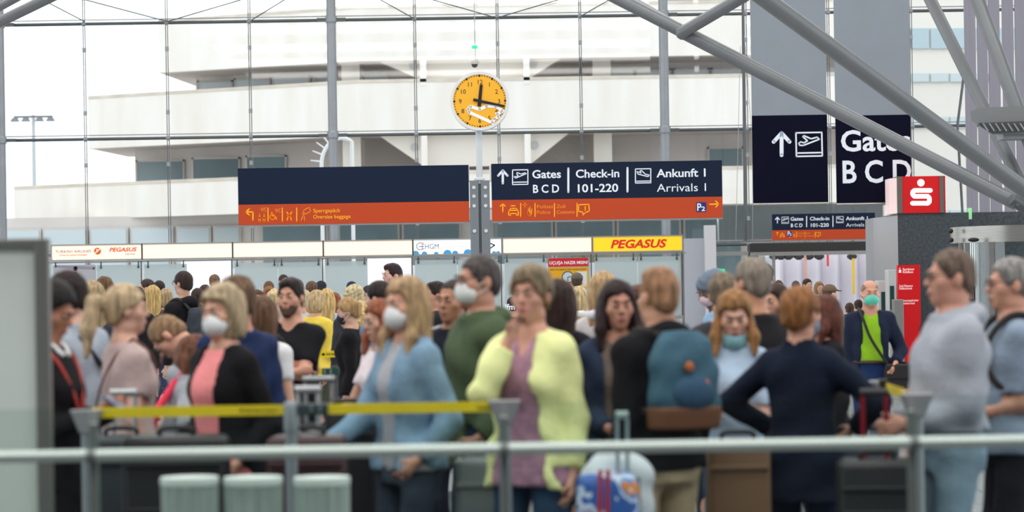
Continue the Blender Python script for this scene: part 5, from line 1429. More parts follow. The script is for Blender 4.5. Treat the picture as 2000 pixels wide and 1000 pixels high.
person(884, 549, 345, 'balding person in navy sports jacket with white shoulder marks peering past the green parka', yaw=-34, hair=('short', (54, 46, 42), {'line': .10, 'vol': .008, 'beard': False}), skin=(180, 130, 102), tops=[('jacket', (28, 32, 46), {'collar': 1})], ex=[('armstripe', -1, (214, 218, 226), .012), ('armstripe', 1, (214, 218, 226), .012)], group=Q)
person(934, 501, 414, 'person in dark green hooded parka with white cup mask and glasses', yaw=-66, bulk=1.04, hair=('short', (76, 70, 70), {'vol': .010}), skin=(198, 146, 124), tops=[('jacket', (74, 90, 66), {'hood': 1, 'hem': .44, 'grow': .03, 'fold': .006})], legs=('jeans', (36, 60, 88)), L='pocket', R='pocket',
    ex=[('mask', 'ffp2', (230, 236, 236)), ('glasses',)], group=Q)
person(1036, 525, 452, 'person in pale lime jacket over pink floral blouse, hand raised to the mouth', yaw=-30, head=(4, 0), sex='f', bulk=1.10, hair=('short', (128, 112, 90), {'vol': .026, 'top': .014, 'line': .066}), skin=(206, 154, 134),
    tops=[('shirt', (192, 148, 168), {'hem': .45, 'v': .075, 'c2': (150, 116, 140), 'vs': 26}), ('jacket', (234, 242, 172), {'open': .034, 'spread': .13, 'hem': .445, 'grow': .028, 'fold': .007, 'collar': 1, 'sleeve': 1.85})], legs=('jeans', (40, 66, 92)), R=((.004, .104, .826), (.45, .25, -1)), L='hang', group=Q)
person(1090, 555, 352, 'person with thick dark brown hair in a black coat behind the lime jacket', yaw=172, sex='f', hair=('long', (50, 34, 32), {'len': .2, 'front': False, 'vol': .03}), tops=[('coat', (26, 26, 30))], group=Q)
person(1131, 562, 196, 'person in cream coat with long pale hair and white scarf', yaw=168, sex='f', hair=('long', (190, 168, 128), {'len': .16, 'front': False}), tops=[('coat', (206, 198, 186))], ex=[('scarf', (232, 230, 228))], group=Q)
person(1127, 534, 137, 'person in olive-brown cap standing before the red and yellow poster', yaw=172, hair=('short', (70, 56, 46)), tops=[('jacket', (70, 66, 60))], ex=[('cap', (98, 88, 76), 'cap')], group=Q)
person(1178, 535, 292, 'tall person with long honey-blonde hair and white collar', yaw=172, sex='f', hair=('long', (176, 146, 108), {'len': .22, 'front': False, 'vol': .02}), tops=[('shirt', (196, 190, 192))], ex=[('scarf', (228, 228, 236))], group=Q)
person(1117, 628, 272, 'small child with brown hair beside the lime jacket', yaw=160, sex='f', hair=('bob', (104, 78, 60)), tops=[('sweater', (70, 64, 62))], group=Q)
person(1206, 552, 404, 'person with long dark hair in navy jacket over taupe tee facing the barrier', yaw=6, head=(4, 2), sex='f', bulk=1.08, hair=('long', (40, 26, 28), {'len': .24, 'vol': .016, 'part': .02}), skin=(196, 142, 122),
    tops=[('tshirt', (104, 92, 86), {'v': .05, 'hem': .45}), ('jacket', (38, 50, 72), {'open': .05, 'hem': .47})], legs=('trousers', (72, 66, 62)), L='belly', R='belly', group=Q)
person(1250, 561, 335, 'person with brown hair glancing left between dark-haired person and backpacker', yaw=30, sex='f', hair=('long', (92, 62, 48), {'len': .2}), tops=[('sweater', (90, 84, 84))], group=Q)
p_pack = person(1286, 527, 452, 'person in black hoodie and beige chinos with flat-top light brown hair', yaw=208, bulk=1.06, hair=('short', (150, 112, 84), {'vol': .006, 'top': .016}), skin=(202, 152, 126), tops=[('hoodie', (20, 21, 26), {'hem': .49})], legs=('trousers', (186, 168, 138), {'loose': .022}), L='hang', R='front', group=Q)
person(1374, 531, 262, 'person in blue-grey beanie and pale pink mask looking down', yaw=-78, lean=10, head=(0, 22), hair=('none', (60, 50, 44)), skin=(120, 84, 70), tops=[('sweater', (150, 184, 214))], L='front', R='front', ex=[('cap', (108, 124, 142), 'beanie'), ('mask', 'surgical', (232, 206, 212))], group=Q)
person(1412, 537, 348, 'person with grey-brown short hair between the beanie and the girl with a phone', yaw=178, sex='f', hair=('short', (118, 104, 88), {'vol': .022}), tops=[('sweater', (60, 60, 66))], group=Q)
person(1468, 507, 385, 'grey-haired person in plain black sweater turned away', yaw=-146, bulk=1.12, hair=('short', (134, 124, 114), {'vol': .016, 'line': .088}), skin=(206, 150, 120), tops=[('sweater', (30, 30, 34), {'grow': .024})], legs=('trousers', (40, 40, 44)), group=Q)
person(1493, 517, 207, 'dark short-haired person seen from behind right of the grey-haired one', yaw=176, hair=('short', (44, 32, 30), {'vol': .018}), tops=[('shirt', (40, 40, 44))], group=Q)
p_girl = person(1432, 570, 404, 'young person with half-up light brown hair in pale blue tee looking at a phone', yaw=-6, head=(4, 17), sex='f', bulk=.88, hair=('half', (146, 106, 66), {'len': .2, 'vol': .018}), skin=(218, 170, 150), tops=[('tshirt', (180, 204, 230), {'sleeve': .8, 'hem': .53})], legs=('jeans', (92, 124, 158)), L='phone', R='phone', ex=[('mask', 'surgical', (128, 178, 190), .07)], group=Q)
person(1514, 558, 302, 'person with dark brown hair and bare face behind the navy coat', yaw=-44, sex='f', hair=('long', (58, 40, 36), {'len': .2}), skin=(200, 148, 126), tops=[('sweater', (34, 34, 40))], group=Q)
person(1563, 566, 434, 'person in long navy coat with short auburn hair, elbows out, blue mask', yaw=158, head=(-14, 0), sex='f', bulk=1.06, hair=('short', (140, 94, 56), {'vol': .024}), skin=(212, 160, 138), tops=[('coat', (20, 30, 50), {'hem': .40, 'flare': .014, 'grow': .022, 'highneck': 1})], legs=('jeans', (36, 62, 102)), L='elbow', R='elbow', ex=[('mask', 'surgical', (120, 176, 214))], group=Q)
person(1607, 580, 337, 'person with reddish brown hair and black top beside the navy coat', yaw=-72, sex='f', hair=('long', (92, 52, 42), {'len': .18}), skin=(206, 154, 132), tops=[('sweater', (28, 26, 30))], group=Q)
person(1621, 557, 152, 'person in brown jacket and brown cap before the pleated white wall', yaw=120, hair=('short', (80, 60, 48)), tops=[('jacket', (112, 84, 68))], legs=('jeans', (50, 66, 96)), ex=[('cap', (104, 84, 68), 'cap')], L='front', R='front', group=Q)
p_green = person(1699, 548, 221, 'bald person in navy jacket and lime polo with turquoise mask walking with shoulder bag', yaw=-4, head=(8, 2), bulk=1.0, belly=.014, walk=0.16, hair=('bald', (150, 120, 104), {'vol': .004}), skin=(206, 150, 126),
    tops=[('tshirt', (140, 190, 40), {'hem': .562, 'v': .04}), ('jacket', (28, 36, 58), {'open': .034, 'spread': .10, 'hem': .50, 'collar': 1, 'sleeve': 1.85})], legs=('jeans', (30, 50, 92), {'belt': 1}), R='hang', L='bag', ex=[('mask', 'surgical', (96, 208, 186))])
person(1846, 519, 338, 'person in black jacket with blue and white chest patches behind the grey hoodie', yaw=-128, hair=('short', (50, 40, 36)), tops=[('jacket', (24, 25, 30))], ex=[('armstripe', -1, (40, 80, 200), .022), ('stripe', (222, 228, 240), (-.09, -.03, .74), (-.07, .05, .72), .04)], group=Q)
p_hood = person(1856, 490, 450, 'person in light grey hoodie and pale jeans with short greying hair and glasses', yaw=-84, bulk=1.12, belly=.03, hair=('short', (104, 88, 78), {'vol': .010, 'line': .086}), skin=(202, 148, 128), tops=[('hoodie', (166, 172, 184), {'hem': .555, 'grow': .03, 'fold': .006})], legs=('jeans', (132, 158, 176), {'loose': .014}), L='belly', R='belly', ex=[('glasses',)], group=Q)
p_tee = person(1972, 507, 416, 'person in blue-grey tee with grey hair, glasses and dark backpack strap', yaw=-86, bulk=1.14, belly=.04, hair=('short', (140, 138, 136), {'vol': .014}), skin=(204, 150, 128), tops=[('tshirt', (134, 150, 170), {'hem': .47, 'sleeve': .85})], legs=('trousers', (28, 30, 38), {'loose': .02}), L='belly', R='belly', ex=[('glasses',)], group=Q)

# ------------------------------------------------------------------ the crowd further back, at the counters
RG = 'travellers in the rear queue at the counters'
rear = [
 (286, 546, 152, -90, 'm', 'short', (62, 50, 44), (70, 72, 84), 'dark-haired profile in slate jacket before the pale screen'),
 (311, 549, 140, 180, 'm', 'short', (44, 36, 34), (50, 46, 50), 'dark-haired person in charcoal jacket half hidden behind the slate jacket'),
 (299, 559, 166, 180, 'f', 'long', (186, 156, 100), (84, 62, 60), 'long blonde hair over a maroon-brown top near the black hooded jacket'),
 (324, 565, 150, 180, 'f', 'bob', (166, 144, 110), (110, 100, 96), 'sandy bobbed hair over a taupe top next to the black hooded jacket'),
 (268, 562, 176, 170, 'f', 'long', (54, 36, 34), (30, 28, 34), 'long black-brown hair over a dark top behind the ponytail'),
 (386, 564, 160, 180, 'm', 'short', (52, 38, 32), (60, 50, 46), 'round dark head with brown collar beside the black hooded jacket'),
 (419, 537, 130, 180, 'm', 'short', (110, 84, 70), (120, 108, 100), 'short reddish-brown hair over a beige top before the white panel'),
 (400, 557, 142, 200, 'm', 'short', (56, 44, 40), (46, 52, 66), 'dark short hair over a slate-blue top before the white panel'),
 (484, 556, 158, 160, 'm', 'short', (60, 46, 40), (60, 62, 70), 'dark brown head over a grey top between navy jacket and long brown hair'),
 (503, 568, 146, 0, 'f', 'long', (82, 50, 36), (96, 76, 70), 'face framed by chestnut hair in a brown top'),
 (525, 550, 126, 180, 'm', 'short', (112, 84, 62), (130, 126, 120), 'short light brown hair over a pale grey top'),
 (526, 561, 138, 20, 'f', 'bob', (136, 92, 56), (150, 130, 110), 'ginger-brown bob over a tan top'),
 (536, 566, 150, 180, 'f', 'bun', (206, 184, 140), (170, 150, 140), 'pale blonde pinned hair beside the bearded person'),
 (554, 537, 112, 30, 'm', 'short', (52, 42, 40), (80, 80, 86), 'distant dark short hair above the bearded person'),
 (582, 547, 134, 180, 'm', 'short', (112, 100, 88), (120, 120, 124), 'grey-brown short hair close to the bearded person'),
 (609, 550, 142, 170, 'm', 'short', (96, 72, 56), (84, 84, 92), 'round brown hair above the yellow sweater'),
 (627, 550, 126, 180, 'm', 'cap', (36, 40, 58), (60, 62, 70), 'navy cap above the yellow sweater'),
 (594, 568, 158, 180, 'f', 'bun', (186, 170, 140), (196, 196, 200), 'ash-blonde pinned hair over a white top left of the yellow sweater'),
 (638, 566, 172, 180, 'f', 'long', (196, 166, 110), (160, 190, 220), 'blonde hair over a sky-blue blouse right of the yellow sweater'),
 (652, 573, 152, 200, 'f', 'long', (132, 78, 48), (130, 150, 180), 'auburn hair over a dusty blue top right of the yellow sweater'),
 (687, 551, 122, 180, 'm', 'cap', (34, 46, 78), (80, 84, 96), 'bright navy cap above the curly grey-blonde hair'),
 (722, 559, 134, 60, 'm', 'cap', (40, 42, 56), (120, 60, 56), 'dark peaked cap and reddish top left of the tall dark-haired person'),
 (735, 552, 116, 180, 'm', 'short', (150, 142, 134), (110, 112, 118), 'silver-grey short hair before the white panel'),
 (826, 567, 176, 180, 'm', 'short', (96, 76, 64), (84, 78, 76), 'brown short hair beside the long blonde hair'),
 (843, 560, 150, -80, 'm', 'short', (50, 42, 40), (60, 60, 64), 'dark head overlapping the sports jacket youth'),
 (1002, 581, 150, 180, 'm', 'cap', (24, 28, 44), (28, 32, 48), 'navy cap and top between green parka and lime jacket'),
 (1078, 570, 120, 180, 'm', 'short', (60, 48, 44), (90, 90, 96), 'dark hair below the poster beside the lime jacket'),
 (1148, 575, 128, 180, 'f', 'long', (120, 92, 70), (80, 80, 90), 'brown hair between cream coat and honey-blonde hair'),
 (1521, 548, 104, 10, 'm', 'short', (104, 70, 52), (150, 110, 100), 'reddish face and rust top inside the passage'),
 (1554, 549, 100, 180, 'm', 'short', (86, 78, 76), (140, 138, 142), 'grey-brown head in a pale top inside the passage'),
 (1577, 545, 108, 30, 'm', 'short', (56, 42, 38), (28, 28, 34), 'dark-haired person in black jacket before the pleated wall'),
 (1600, 551, 102, 20, 'f', 'bob', (150, 118, 84), (170, 150, 140), 'blonde bob and beige top before the pleated wall'),
 (1659, 592, 118, 180, 'm', 'short', (66, 50, 42), (96, 100, 92), 'small child in olive top walking behind the bald person'),
 (1676, 586, 112, 185, 'm', 'short', (56, 44, 40), (60, 66, 80), 'child in slate top partly hidden by the bald person'),
]
REAR = {}
for i, (px, py, s_, yw, sx, st, hc_, tc_, lab) in enumerate(rear):
    kw = {}
    if st == 'cap': hr = ('short', (60, 48, 42)); kw['ex'] = [('cap', hc_, 'cap')]
    else: hr = (st, hc_, {'front': False}) if st == 'long' else (st, hc_)
    REAR[px] = person(px, py, s_, 'person: ' + lab, yaw=yw, sex=sx, hair=hr, skin=(208, 160, 138), tops=[('jacket' if i % 3 else 'sweater', tc_)], legs=('trousers', ((46, 50, 62), (60, 58, 56), (52, 66, 92))[i % 3]),
           group=RG, **kw)
# ------------------------------------------------------------------ things carried, worn on the back or rolled
def place_on(i, name, base, label, cat, group=None):
    p = i['world'](np.array(base, float))
    return empty(name, p, i['yaw'], label, cat, group), np.array(base, float)
def add_local(root, base, me, name, m, parent=None):
    """mesh given in the wearer's frame; moved into the bag's own frame (origin at its base)"""
    me.transform(Matrix.Translation(Vector(-base)))
    o = bpy.data.objects.new(name, me); COL.objects.link(o); me.materials.append(m); o.parent = root
    return o
def backpack(i, label, col, base_col=None, pocket=None, w_=.15, h_=.46, dp=.085, yb=.075, zt=.80, grp=None, strap=(40, 36, 34)):
    tp, H = i['tp'], i['H']
    top = tp(0, yb, zt); c = top + np.array((0, dp, -h_/2)); base = np.array((c[0], c[1], c[2]-h_/2))
    root, b = place_on(i, 'backpack', base, label, 'backpack', grp)
    h = 0.012
    fl_ = Field(axis(c[0]-.25, c[0]+.25, h), axis(c[1]-.2, c[1]+.25, h), axis(c[2]-h_/2-.06, c[2]+h_/2+.08, h))
    fl_.loft(np.array([(-h_/2, w_*.98, dp*1.0, 0), (-h_*.2, w_*1.05, dp*1.1, .005), (h_*.2, w_*1.0, dp, 0), (h_*.42, w_*.8, dp*.8, -.01), (h_/2, w_*.5, dp*.55, -.02)]), np.eye(3), c, k=0, ex=3.2)
    fl_.wobble(0.004, 25, 1.0)
    add_local(root, b, fl_.mesh('main_bag'), 'main_bag', mat('bag_%d_%d_%d' % tuple(col), col, 0.8, var=.12, vscale=6, bump=.25, bscale=40))
    if base_col:
        f2 = Field(axis(c[0]-.25, c[0]+.25, h), axis(c[1]-.2, c[1]+.25, h), axis(c[2]-h_/2-.06, c[2], h))
        f2.loft(np.array([(-h_/2-.012, w_*1.0, dp*1.0, 0), (-h_*.32, w_*1.04, dp*1.08, .005)]), np.eye(3), c, k=0, grow=.008, ex=3.2)
        add_local(root, b, f2.mesh('base_panel'), 'base_panel', mat('bag_%d_%d_%d' % tuple(base_col), base_col, 0.7))
    if pocket:
        f3 = Field(axis(c[0]-.2, c[0]+.2, h), axis(c[1], c[1]+.25, h), axis(c[2]-h_/2-.05, c[2]+.1, h))
        f3.ell(c + np.array((0, dp*.95, -h_*.16)), (w_*.72, .045, h_*.2), k=0)
        add_local(root, b, f3.mesh('front_pocket'), 'front_pocket', mat('bag_%d_%d_%d' % tuple(pocket), pocket, 0.8, bump=.2))
    for sd in (1, -1):
        pts = [c + np.array((sd*w_*.5, -dp*.6, h_*.45)), tp(sd*.055, .035, .845), tp(sd*.062, -.03, .838), tp(sd*.07, -.085, .76), tp(sd*.09, -.06, .66), c + np.array((sd*w_*.9, -dp*.4, -h_*.35))]
        add_local(root, b, MB().tube(quad_path(pts, 5), .016, 8).mesh('shoulder_strap', smooth=True), 'shoulder_strap', mat('bag_%d_%d_%d' % tuple(strap), strap, 0.8))
    return root, b, c
bp, b_, c_ = backpack(p_pack, 'teal canvas backpack with brown leather base worn by the hoodie wearer in chinos', (52, 92, 112), (112, 70, 44), (40, 76, 104), w_=.15, h_=.40, dp=.085, yb=.062, zt=.845)
for (dx, dz, r_) in ((.03, .06, .022), (-.05, -.03, .018), (.06, -.10, .02)):
    add_local(bp, b_, MB().ball(tuple(c_ + np.array((dx, .10, dz*.8))), (r_, .012, r_)).mesh('leather_patch', smooth=True), 'leather_patch', mat('bag_176_96_50', (176, 96, 50), .7))
backpack(p_tall, 'dark grey-blue backpack on the tall person in the black hooded jacket', (40, 48, 60), None, (52, 60, 72), w_=.14, h_=.42)
backpack(p_tee, 'dark backpack on the person in the blue-grey tee', (30, 34, 44), None, None, w_=.14, h_=.42, yb=.085)
backpack(p_brown, 'black backpack worn over the white tee below the long brown hair', (24, 25, 30), None, None, w_=.14, h_=.40, zt=.74)
backpack(REAR[1659], 'green camouflage school backpack on the small child', (70, 84, 66), None, (96, 110, 84), w_=.12, h_=.34)
backpack(REAR[1676], 'dark blue school backpack on the child beside the bald person', (40, 56, 96), None, None, w_=.12, h_=.34)

# shoulder bag of the man in green
i = p_green; tp = i['tp']; c = i['arms'][1][2] + np.array((0.04, -0.0, -0.09)); base = c - np.array((0, 0, .12))
sb, b_ = place_on(i, 'shoulder_bag', base, 'black shoulder bag hanging at the hip of the bald walker', 'bag')
m_ = mat('bag_22_22_26', (22, 22, 26), .7, bump=.2)
ff = Field(axis(c[0]-.2, c[0]+.2, .012), axis(c[1]-.12, c[1]+.12, .012), axis(c[2]-.17, c[2]+.17, .012))
ff.loft(np.array([(-.12, .135, .04, 0), (0, .14, .05, 0), (.10, .125, .035, 0)]), np.eye(3), c, k=0, ex=3.5)
add_local(sb, b_, ff.mesh('pouch'), 'pouch', m_)
add_local(sb, b_, MB().box(c[0]-.12, c[0]+.12, c[1]-.062, c[1]-.045, c[2]-.03, c[2]+.09).mesh('flap', bevel=.008), 'flap', m_)
pts = [c + np.array((-.10, 0, .09)), tp(.05, -.105, .60), tp(-.01, -.108, .70), tp(-.045, -.085, .80), tp(-.06, -.0, .85), tp(-.04, .07, .80), tp(.03, .085, .68), tp(.10, .05, .58), c + np.array((.11, .03, .09))]
add_local(sb, b_, MB().tube(quad_path(pts, 5), .013, 8).mesh('strap', smooth=True), 'strap', m_)

# small handbags behind
def phone(i, sd, label, col=(40, 44, 56)):
    a = (i['arms'][1][2] + i['arms'][-1][2])/2; fd = unit(i['arms'][sd][2]-i['arms'][sd][1])
    p = (i['arms'][sd][2] if sd == -1 and i is p_uniform else a) + np.array((0, -.10, .025))
    e, b_ = place_on(i, 'phone', p, label, 'phone')
    mb = MB().box(-.038, .038, -.005, .005, -.075, .075); me = mb.mesh('phone_body', bevel=.003)
    me.transform(Matrix.Rotation(math.radians(-55), 4, 'X'))
    o = bpy.data.objects.new('case', me); COL.objects.link(o); o.parent = e; me.materials.append(mat('phone_%d' % col[0], col, .4))
    me2 = MB().box(-.034, .034, .0051, .0065, -.070, .070).mesh('screen'); me2.transform(Matrix.Rotation(math.radians(-55), 4, 'X'))
    o2 = bpy.data.objects.new('screen', me2); COL.objects.link(o2); o2.parent = e; me2.materials.append(mat('phone_screen', (120, 130, 150), .1, emit=.2))
phone(p_uniform, -1, 'blue-grey smartphone held by the uniformed person', (60, 76, 110))
phone(p_girl, 1, 'dark smartphone held by the young person in the pale blue tee', (34, 34, 42))

# ------------------------------------------------------------------ suitcases
def suitcase(px, ytop, s_, w_, dp, label, col, handle=None, hcol=(160, 164, 168), yaw=0.0, ribs=5, H=None, hand_w=.22, tilt=0):
    d = F/s_; p = W(px, ytop, d); H = p.z if H is None else H
    e = empty('suitcase', (p.x, d, 0), math.radians(yaw), label, 'suitcase')
    def put(mb, name, m, bev=0, sm=False):
        me = mb.mesh(name, smooth=sm, bevel=bev, seg=3); o = bpy.data.objects.new(name, me); COL.objects.link(o); o.parent = e; me.materials.append(m); return o
    m_ = mat('case_%d_%d_%d' % tuple(col), col, .45, var=.08, vscale=5)
    put(MB().box(-w_/2, w_/2, -dp/2, dp/2, .055, H), 'shell', m_, .035, True)
    for k in range(ribs):
        z = .12 + (H-.24)*k/max(ribs-1, 1)
        put(MB().box(-w_*.46, w_*.46, -dp/2-.012, -dp/2+.01, z-.012, z+.012), 'rib', m_, .006)
    put(MB().box(-w_/2-.004, w_/2+.004, -.008, .008, .07, H-.02), 'zip_band', mat('case_zip', (30, 30, 32), .5))
    for sx in (-1, 1):
        for sy in (-1, 1):
            put(MB().tube([(sx*w_*.36-.012, sy*dp*.3, .028), (sx*w_*.36+.012, sy*dp*.3, .028)], .028, 14), 'wheel', mat('wheel_black', (24, 24, 26), .5), 0, True)
            put(MB().box(sx*w_*.36-.02, sx*w_*.36+.02, sy*dp*.3-.02, sy*dp*.3+.02, .03, .075), 'wheel_fork', mat('wheel_black', (24, 24, 26)))
    put(MB().tube(quad_path([(-.07, -.02, H-.005), (-.06, -.02, H+.03), (.06, -.02, H+.03), (.07, -.02, H-.005)], 4), .011, 8), 'carry_handle', mat('wheel_black', (24, 24, 26)), 0, True)
    if handle:
        zt = W(px, handle, d).z; hm = mat('handle_%d_%d_%d' % tuple(hcol), hcol, .35, .5 if hcol[0] < 180 else .2)
        for sx in (-1, 1): put(MB().tube([(sx*hand_w/2, dp*.3, H-.12), (sx*hand_w/2, dp*.3, zt)], .011, 10), 'telescopic_tube', hm, 0, True)
        put(MB().tube([(-hand_w/2-.012, dp*.3, zt), (hand_w/2+.012, dp*.3, zt)], .018, 10), 'grip', mat('grip_dark', (36, 36, 40), .5) if hcol[0] > 100 and hcol[1] < 60 else hm, 0, True)
    return e
suitcase(1712, 896, 456, .34, .27, 'black ribbed hard-shell suitcase with dark red telescopic handle by the navy coat', (30, 34, 36), 768, (150, 26, 44), yaw=-4, ribs=7, hand_w=.10)
suitcase(1690, 850, 412, .30, .22, 'slate-blue soft suitcase behind the black ribbed one', (58, 68, 84), None, ribs=2)
suitcase(600, 850, 455, .34, .24, 'dark maroon suitcase with grey telescopic handle behind the middle barrier post', (66, 34, 40), 762, (172, 178, 182), ribs=4, hand_w=.09)
suitcase(622, 842, 408, .36, .25, 'black suitcase with light grey handle and yellow tag left of the denim jacket', (28, 30, 36), 742, (150, 154, 158), ribs=4, hand_w=.13)
suitcase(684, 796, 422, .24, .2, 'large charcoal suitcase on which the denim jacket wearer rests a hand', (38, 38, 42), None, ribs=3)
suitcase(238, 850, 425, .36, .25, 'dark teal-grey suitcase with pale handle and tag before the cream trousers', (52, 60, 66), 768, (176, 182, 186), ribs=4, hand_w=.10)
suitcase(345, 850, 455, .44, .27, 'big black suitcase left of the white trousers', (26, 28, 32), None, ribs=5)
suitcase(1440, 858, 440, .28, .2, 'tall brown suitcase in front of the young person with the phone', (128, 100, 76), None, ribs=3)
suitcase(935, 893, 434, .22, .18, 'slim grey suitcase below the green parka', (120, 130, 134), None, ribs=4)
# bright printed children's case: plain colour patches
d = F/486; p = W(1186, 924, d)
kc = empty('childrens_suitcase', (p.x, d, 0), 0, 'small childrens suitcase with blue, white and orange colour patches by the chinos', 'suitcase')
m_ = bpy.data.materials.new('colour_patches'); m_.use_nodes = True; nt = m_.node_tree; bb = nt.nodes['Principled BSDF']
tc = nt.nodes.new('ShaderNodeTexCoord'); vo = nt.nodes.new('ShaderNodeTexNoise'); vo.inputs['Scale'].default_value = 9
cr_ = nt.nodes.new('ShaderNodeValToRGB'); cr_.color_ramp.interpolation = 'CONSTANT'
els = cr_.color_ramp.elements
els[0].position = 0; els[0].color = lin((44, 92, 170)); els[1].position = .46; els[1].color = lin((196, 214, 236))
for pos, c3 in ((.53, (80, 140, 206)), (.58, (226, 142, 62)), (.66, (236, 236, 240))):
    e3 = els.new(pos); e3.color = lin(c3)
nt.links.new(tc.outputs['Object'], vo.inputs['Vector']); nt.links.new(vo.outputs['Fac'], cr_.inputs[0]); nt.links.new(cr_.outputs[0], bb.inputs['Base Color'])
MB().box(p.x-.125, p.x+.125, d-.1, d+.1, .04, p.z).build('shell', m_, kc, smooth=True, bevel=.05, seg=4)
MB().box(p.x-.13, p.x+.13, d-.012, d+.012, .06, p.z-.02).build('zip_band', mat('case_zip', (30, 30, 32)), kc)
for sx in (-.09, .09): MB().tube([(p.x+sx-.012, d, .03), (p.x+sx+.012, d, .03)], .03, 14).build('wheel', mat('wheel_black', (24, 24, 26)), kc, smooth=True)
for sx in (.045, .085): MB().tube([(p.x+sx, d+.06, p.z-.1), (p.x+sx, d+.06, W(1210, 812, d).z)], .008, 8).build('telescopic_tube', mat('handle_150_170_174', (150, 170, 174), .35, .5), kc, smooth=True)
MB().tube([(p.x+.04, d+.06, W(1210, 812, d).z), (p.x+.09, d+.06, W(1210, 812, d).z)], .016, 8).build('grip', mat('grip_pale', (150, 172, 172), .4), kc, smooth=True)
for sx in (-.03, .0): MB().tube([(p.x+sx-.01, d-.11, p.z-.25), (p.x+sx, d-.09, p.z+.02)], .009, 8).build('red_strap', mat('strap_red', (176, 40, 52), .7), kc)
# white rounded bag on top of it
d2 = d + .22; q = W(1205, 880, d2)
ff = Field(axis(q.x-.26, q.x+.26, .014), axis(d2-.14, d2+.16, .014), axis(.0, q.z+.04, .014))
ff.ell((q.x, d2, q.z-.09), (.13, .085, .095), k=0); ff.cone((q.x+.07, d2, q.z-.12), (q.x+.10, d2, .08), .075, .075, .05); ff.cone((q.x-.07, d2, q.z-.12), (q.x-.06, d2, .08), .075, .075, .05); ff.wobble(.004, 30)
o = link('travel_bag', ff.mesh('travel_bag'), mat('bag_white', (206, 216, 222), .7, bump=.2)); tag(o, 'soft white rounded travel bag behind the colour-patched childrens suitcase', 'bag')

# ------------------------------------------------------------------ belt barrier posts and belts
post_m = mat('barrier_grey', (140, 148, 154), .4, .4)
beltm = mat('belt_yellow', (232, 208, 20), .6, var=.05, vscale=6)
def barrier_post(px, ytop, s_, label, flare=True):
    d = F/s_; p = W(px, ytop, d)
    e = empty('barrier_post', (p.x, d, 0), 0, label, 'barrier post', 'belt barrier posts')
    MB().lathe(p.x, d, [(.17, 0), (.17, .015), (.12, .03), (.028, .045)], 28).build('foot', post_m, e, smooth=True)
    MB().tube([(p.x, d, .03), (p.x, d, p.z-(.09 if flare else 0))], .026, 18).build('tube', post_m, e, smooth=True)
    if flare:
        MB().prism([(p.x-.028, p.z-.10), (p.x+.028, p.z-.10), (p.x+.07, p.z), (p.x-.07, p.z)], d-.03, d+.03).build('flared_head', mat('barrier_head', (148, 150, 154), .45, .3), e, bevel=.006)
    else:
        MB().lathe(p.x, d, [(.03, p.z-.11), (.03, p.z), (.022, p.z+.012)], 18).build('head', post_m, e, smooth=True)
    return p
b1 = barrier_post(170, 800, 470, 'grey barrier post with flared head beside the uniformed person')
b2 = barrier_post(568, 789, 470, 'slim grey barrier post between the blonde bob and the denim jacket', False)
b3 = barrier_post(985, 781, 470, 'grey barrier post with flared head in front of the lime jacket')
b4 = barrier_post(1790, 768, 470, 'grey barrier post with flared head in front of the grey hoodie')
db = F/470
def belt(a, b, label, txt=None, w_=.043):
    v = Vector(b)-Vector(a); e = empty('barrier_belt', a, 0, label, 'belt')
    t = .0015; 
    n_ = Vector((-v.y, v.x, 0)).normalized()*t
    P, Q_ = Vector(a), Vector(b); up = Vector((0, 0, w_/2))
    vs_ = [P-n_-up, Q_-n_-up, Q_-n_+up, P-n_+up, P+n_-up, Q_+n_-up, Q_+n_+up, P+n_+up]
    MB().add(vs_, [(0,1,2,3),(4,7,6,5),(0,4,5,1),(3,2,6,7),(0,3,7,4),(1,5,6,2)]).build('webbing', beltm, e)
    return e
zbelt = W(380, 803, db).z
y1 = W(196, 803, db); y2 = W(556, 799, db); y3 = W(640, 797, db); y4 = W(966, 795, db)
e = belt((y1.x-.03, db, zbelt), (y2.x, db, zbelt), 'yellow barrier belt from the left flared post to the slim middle post')
text('lettering', 'Köln Bonn Airport', 478, 804, 5.5, db-.002, mat('belt_print', (70, 66, 30)), e, width=62)
strokes('printed_square', [[(471, 801), (472, 801)]], 5, db-.002, mat('belt_print', (70, 66, 30)), e)
e = belt((y3.x, db, zbelt), (y4.x+.02, db, zbelt), 'yellow barrier belt from the dark cassette to the flared post by the lime jacket')
text('lettering', 'Köln Bonn Airport', 932, 799, 5.5, db-.002, mat('belt_print', (70, 66, 30)), e, width=34)
e = empty('belt_cassette', (b2.x, db, zbelt), 0, 'dark belt cassette with pale markings on the middle barrier post', 'cassette')
xa_, xb_ = W(582, 797, db).x, W(641, 797, db).x
MB().box(xa_, xb_, db-.02, db+.02, zbelt-.024, zbelt+.024).build('housing', mat('cassette_dark', (48, 60, 66), .5), e, bevel=.006)
for px in (608, 625): strokes('marking', [[(px, 794), (px, 801)]], 6, db-.021, mat('cassette_mark', (130, 160, 164)), e)
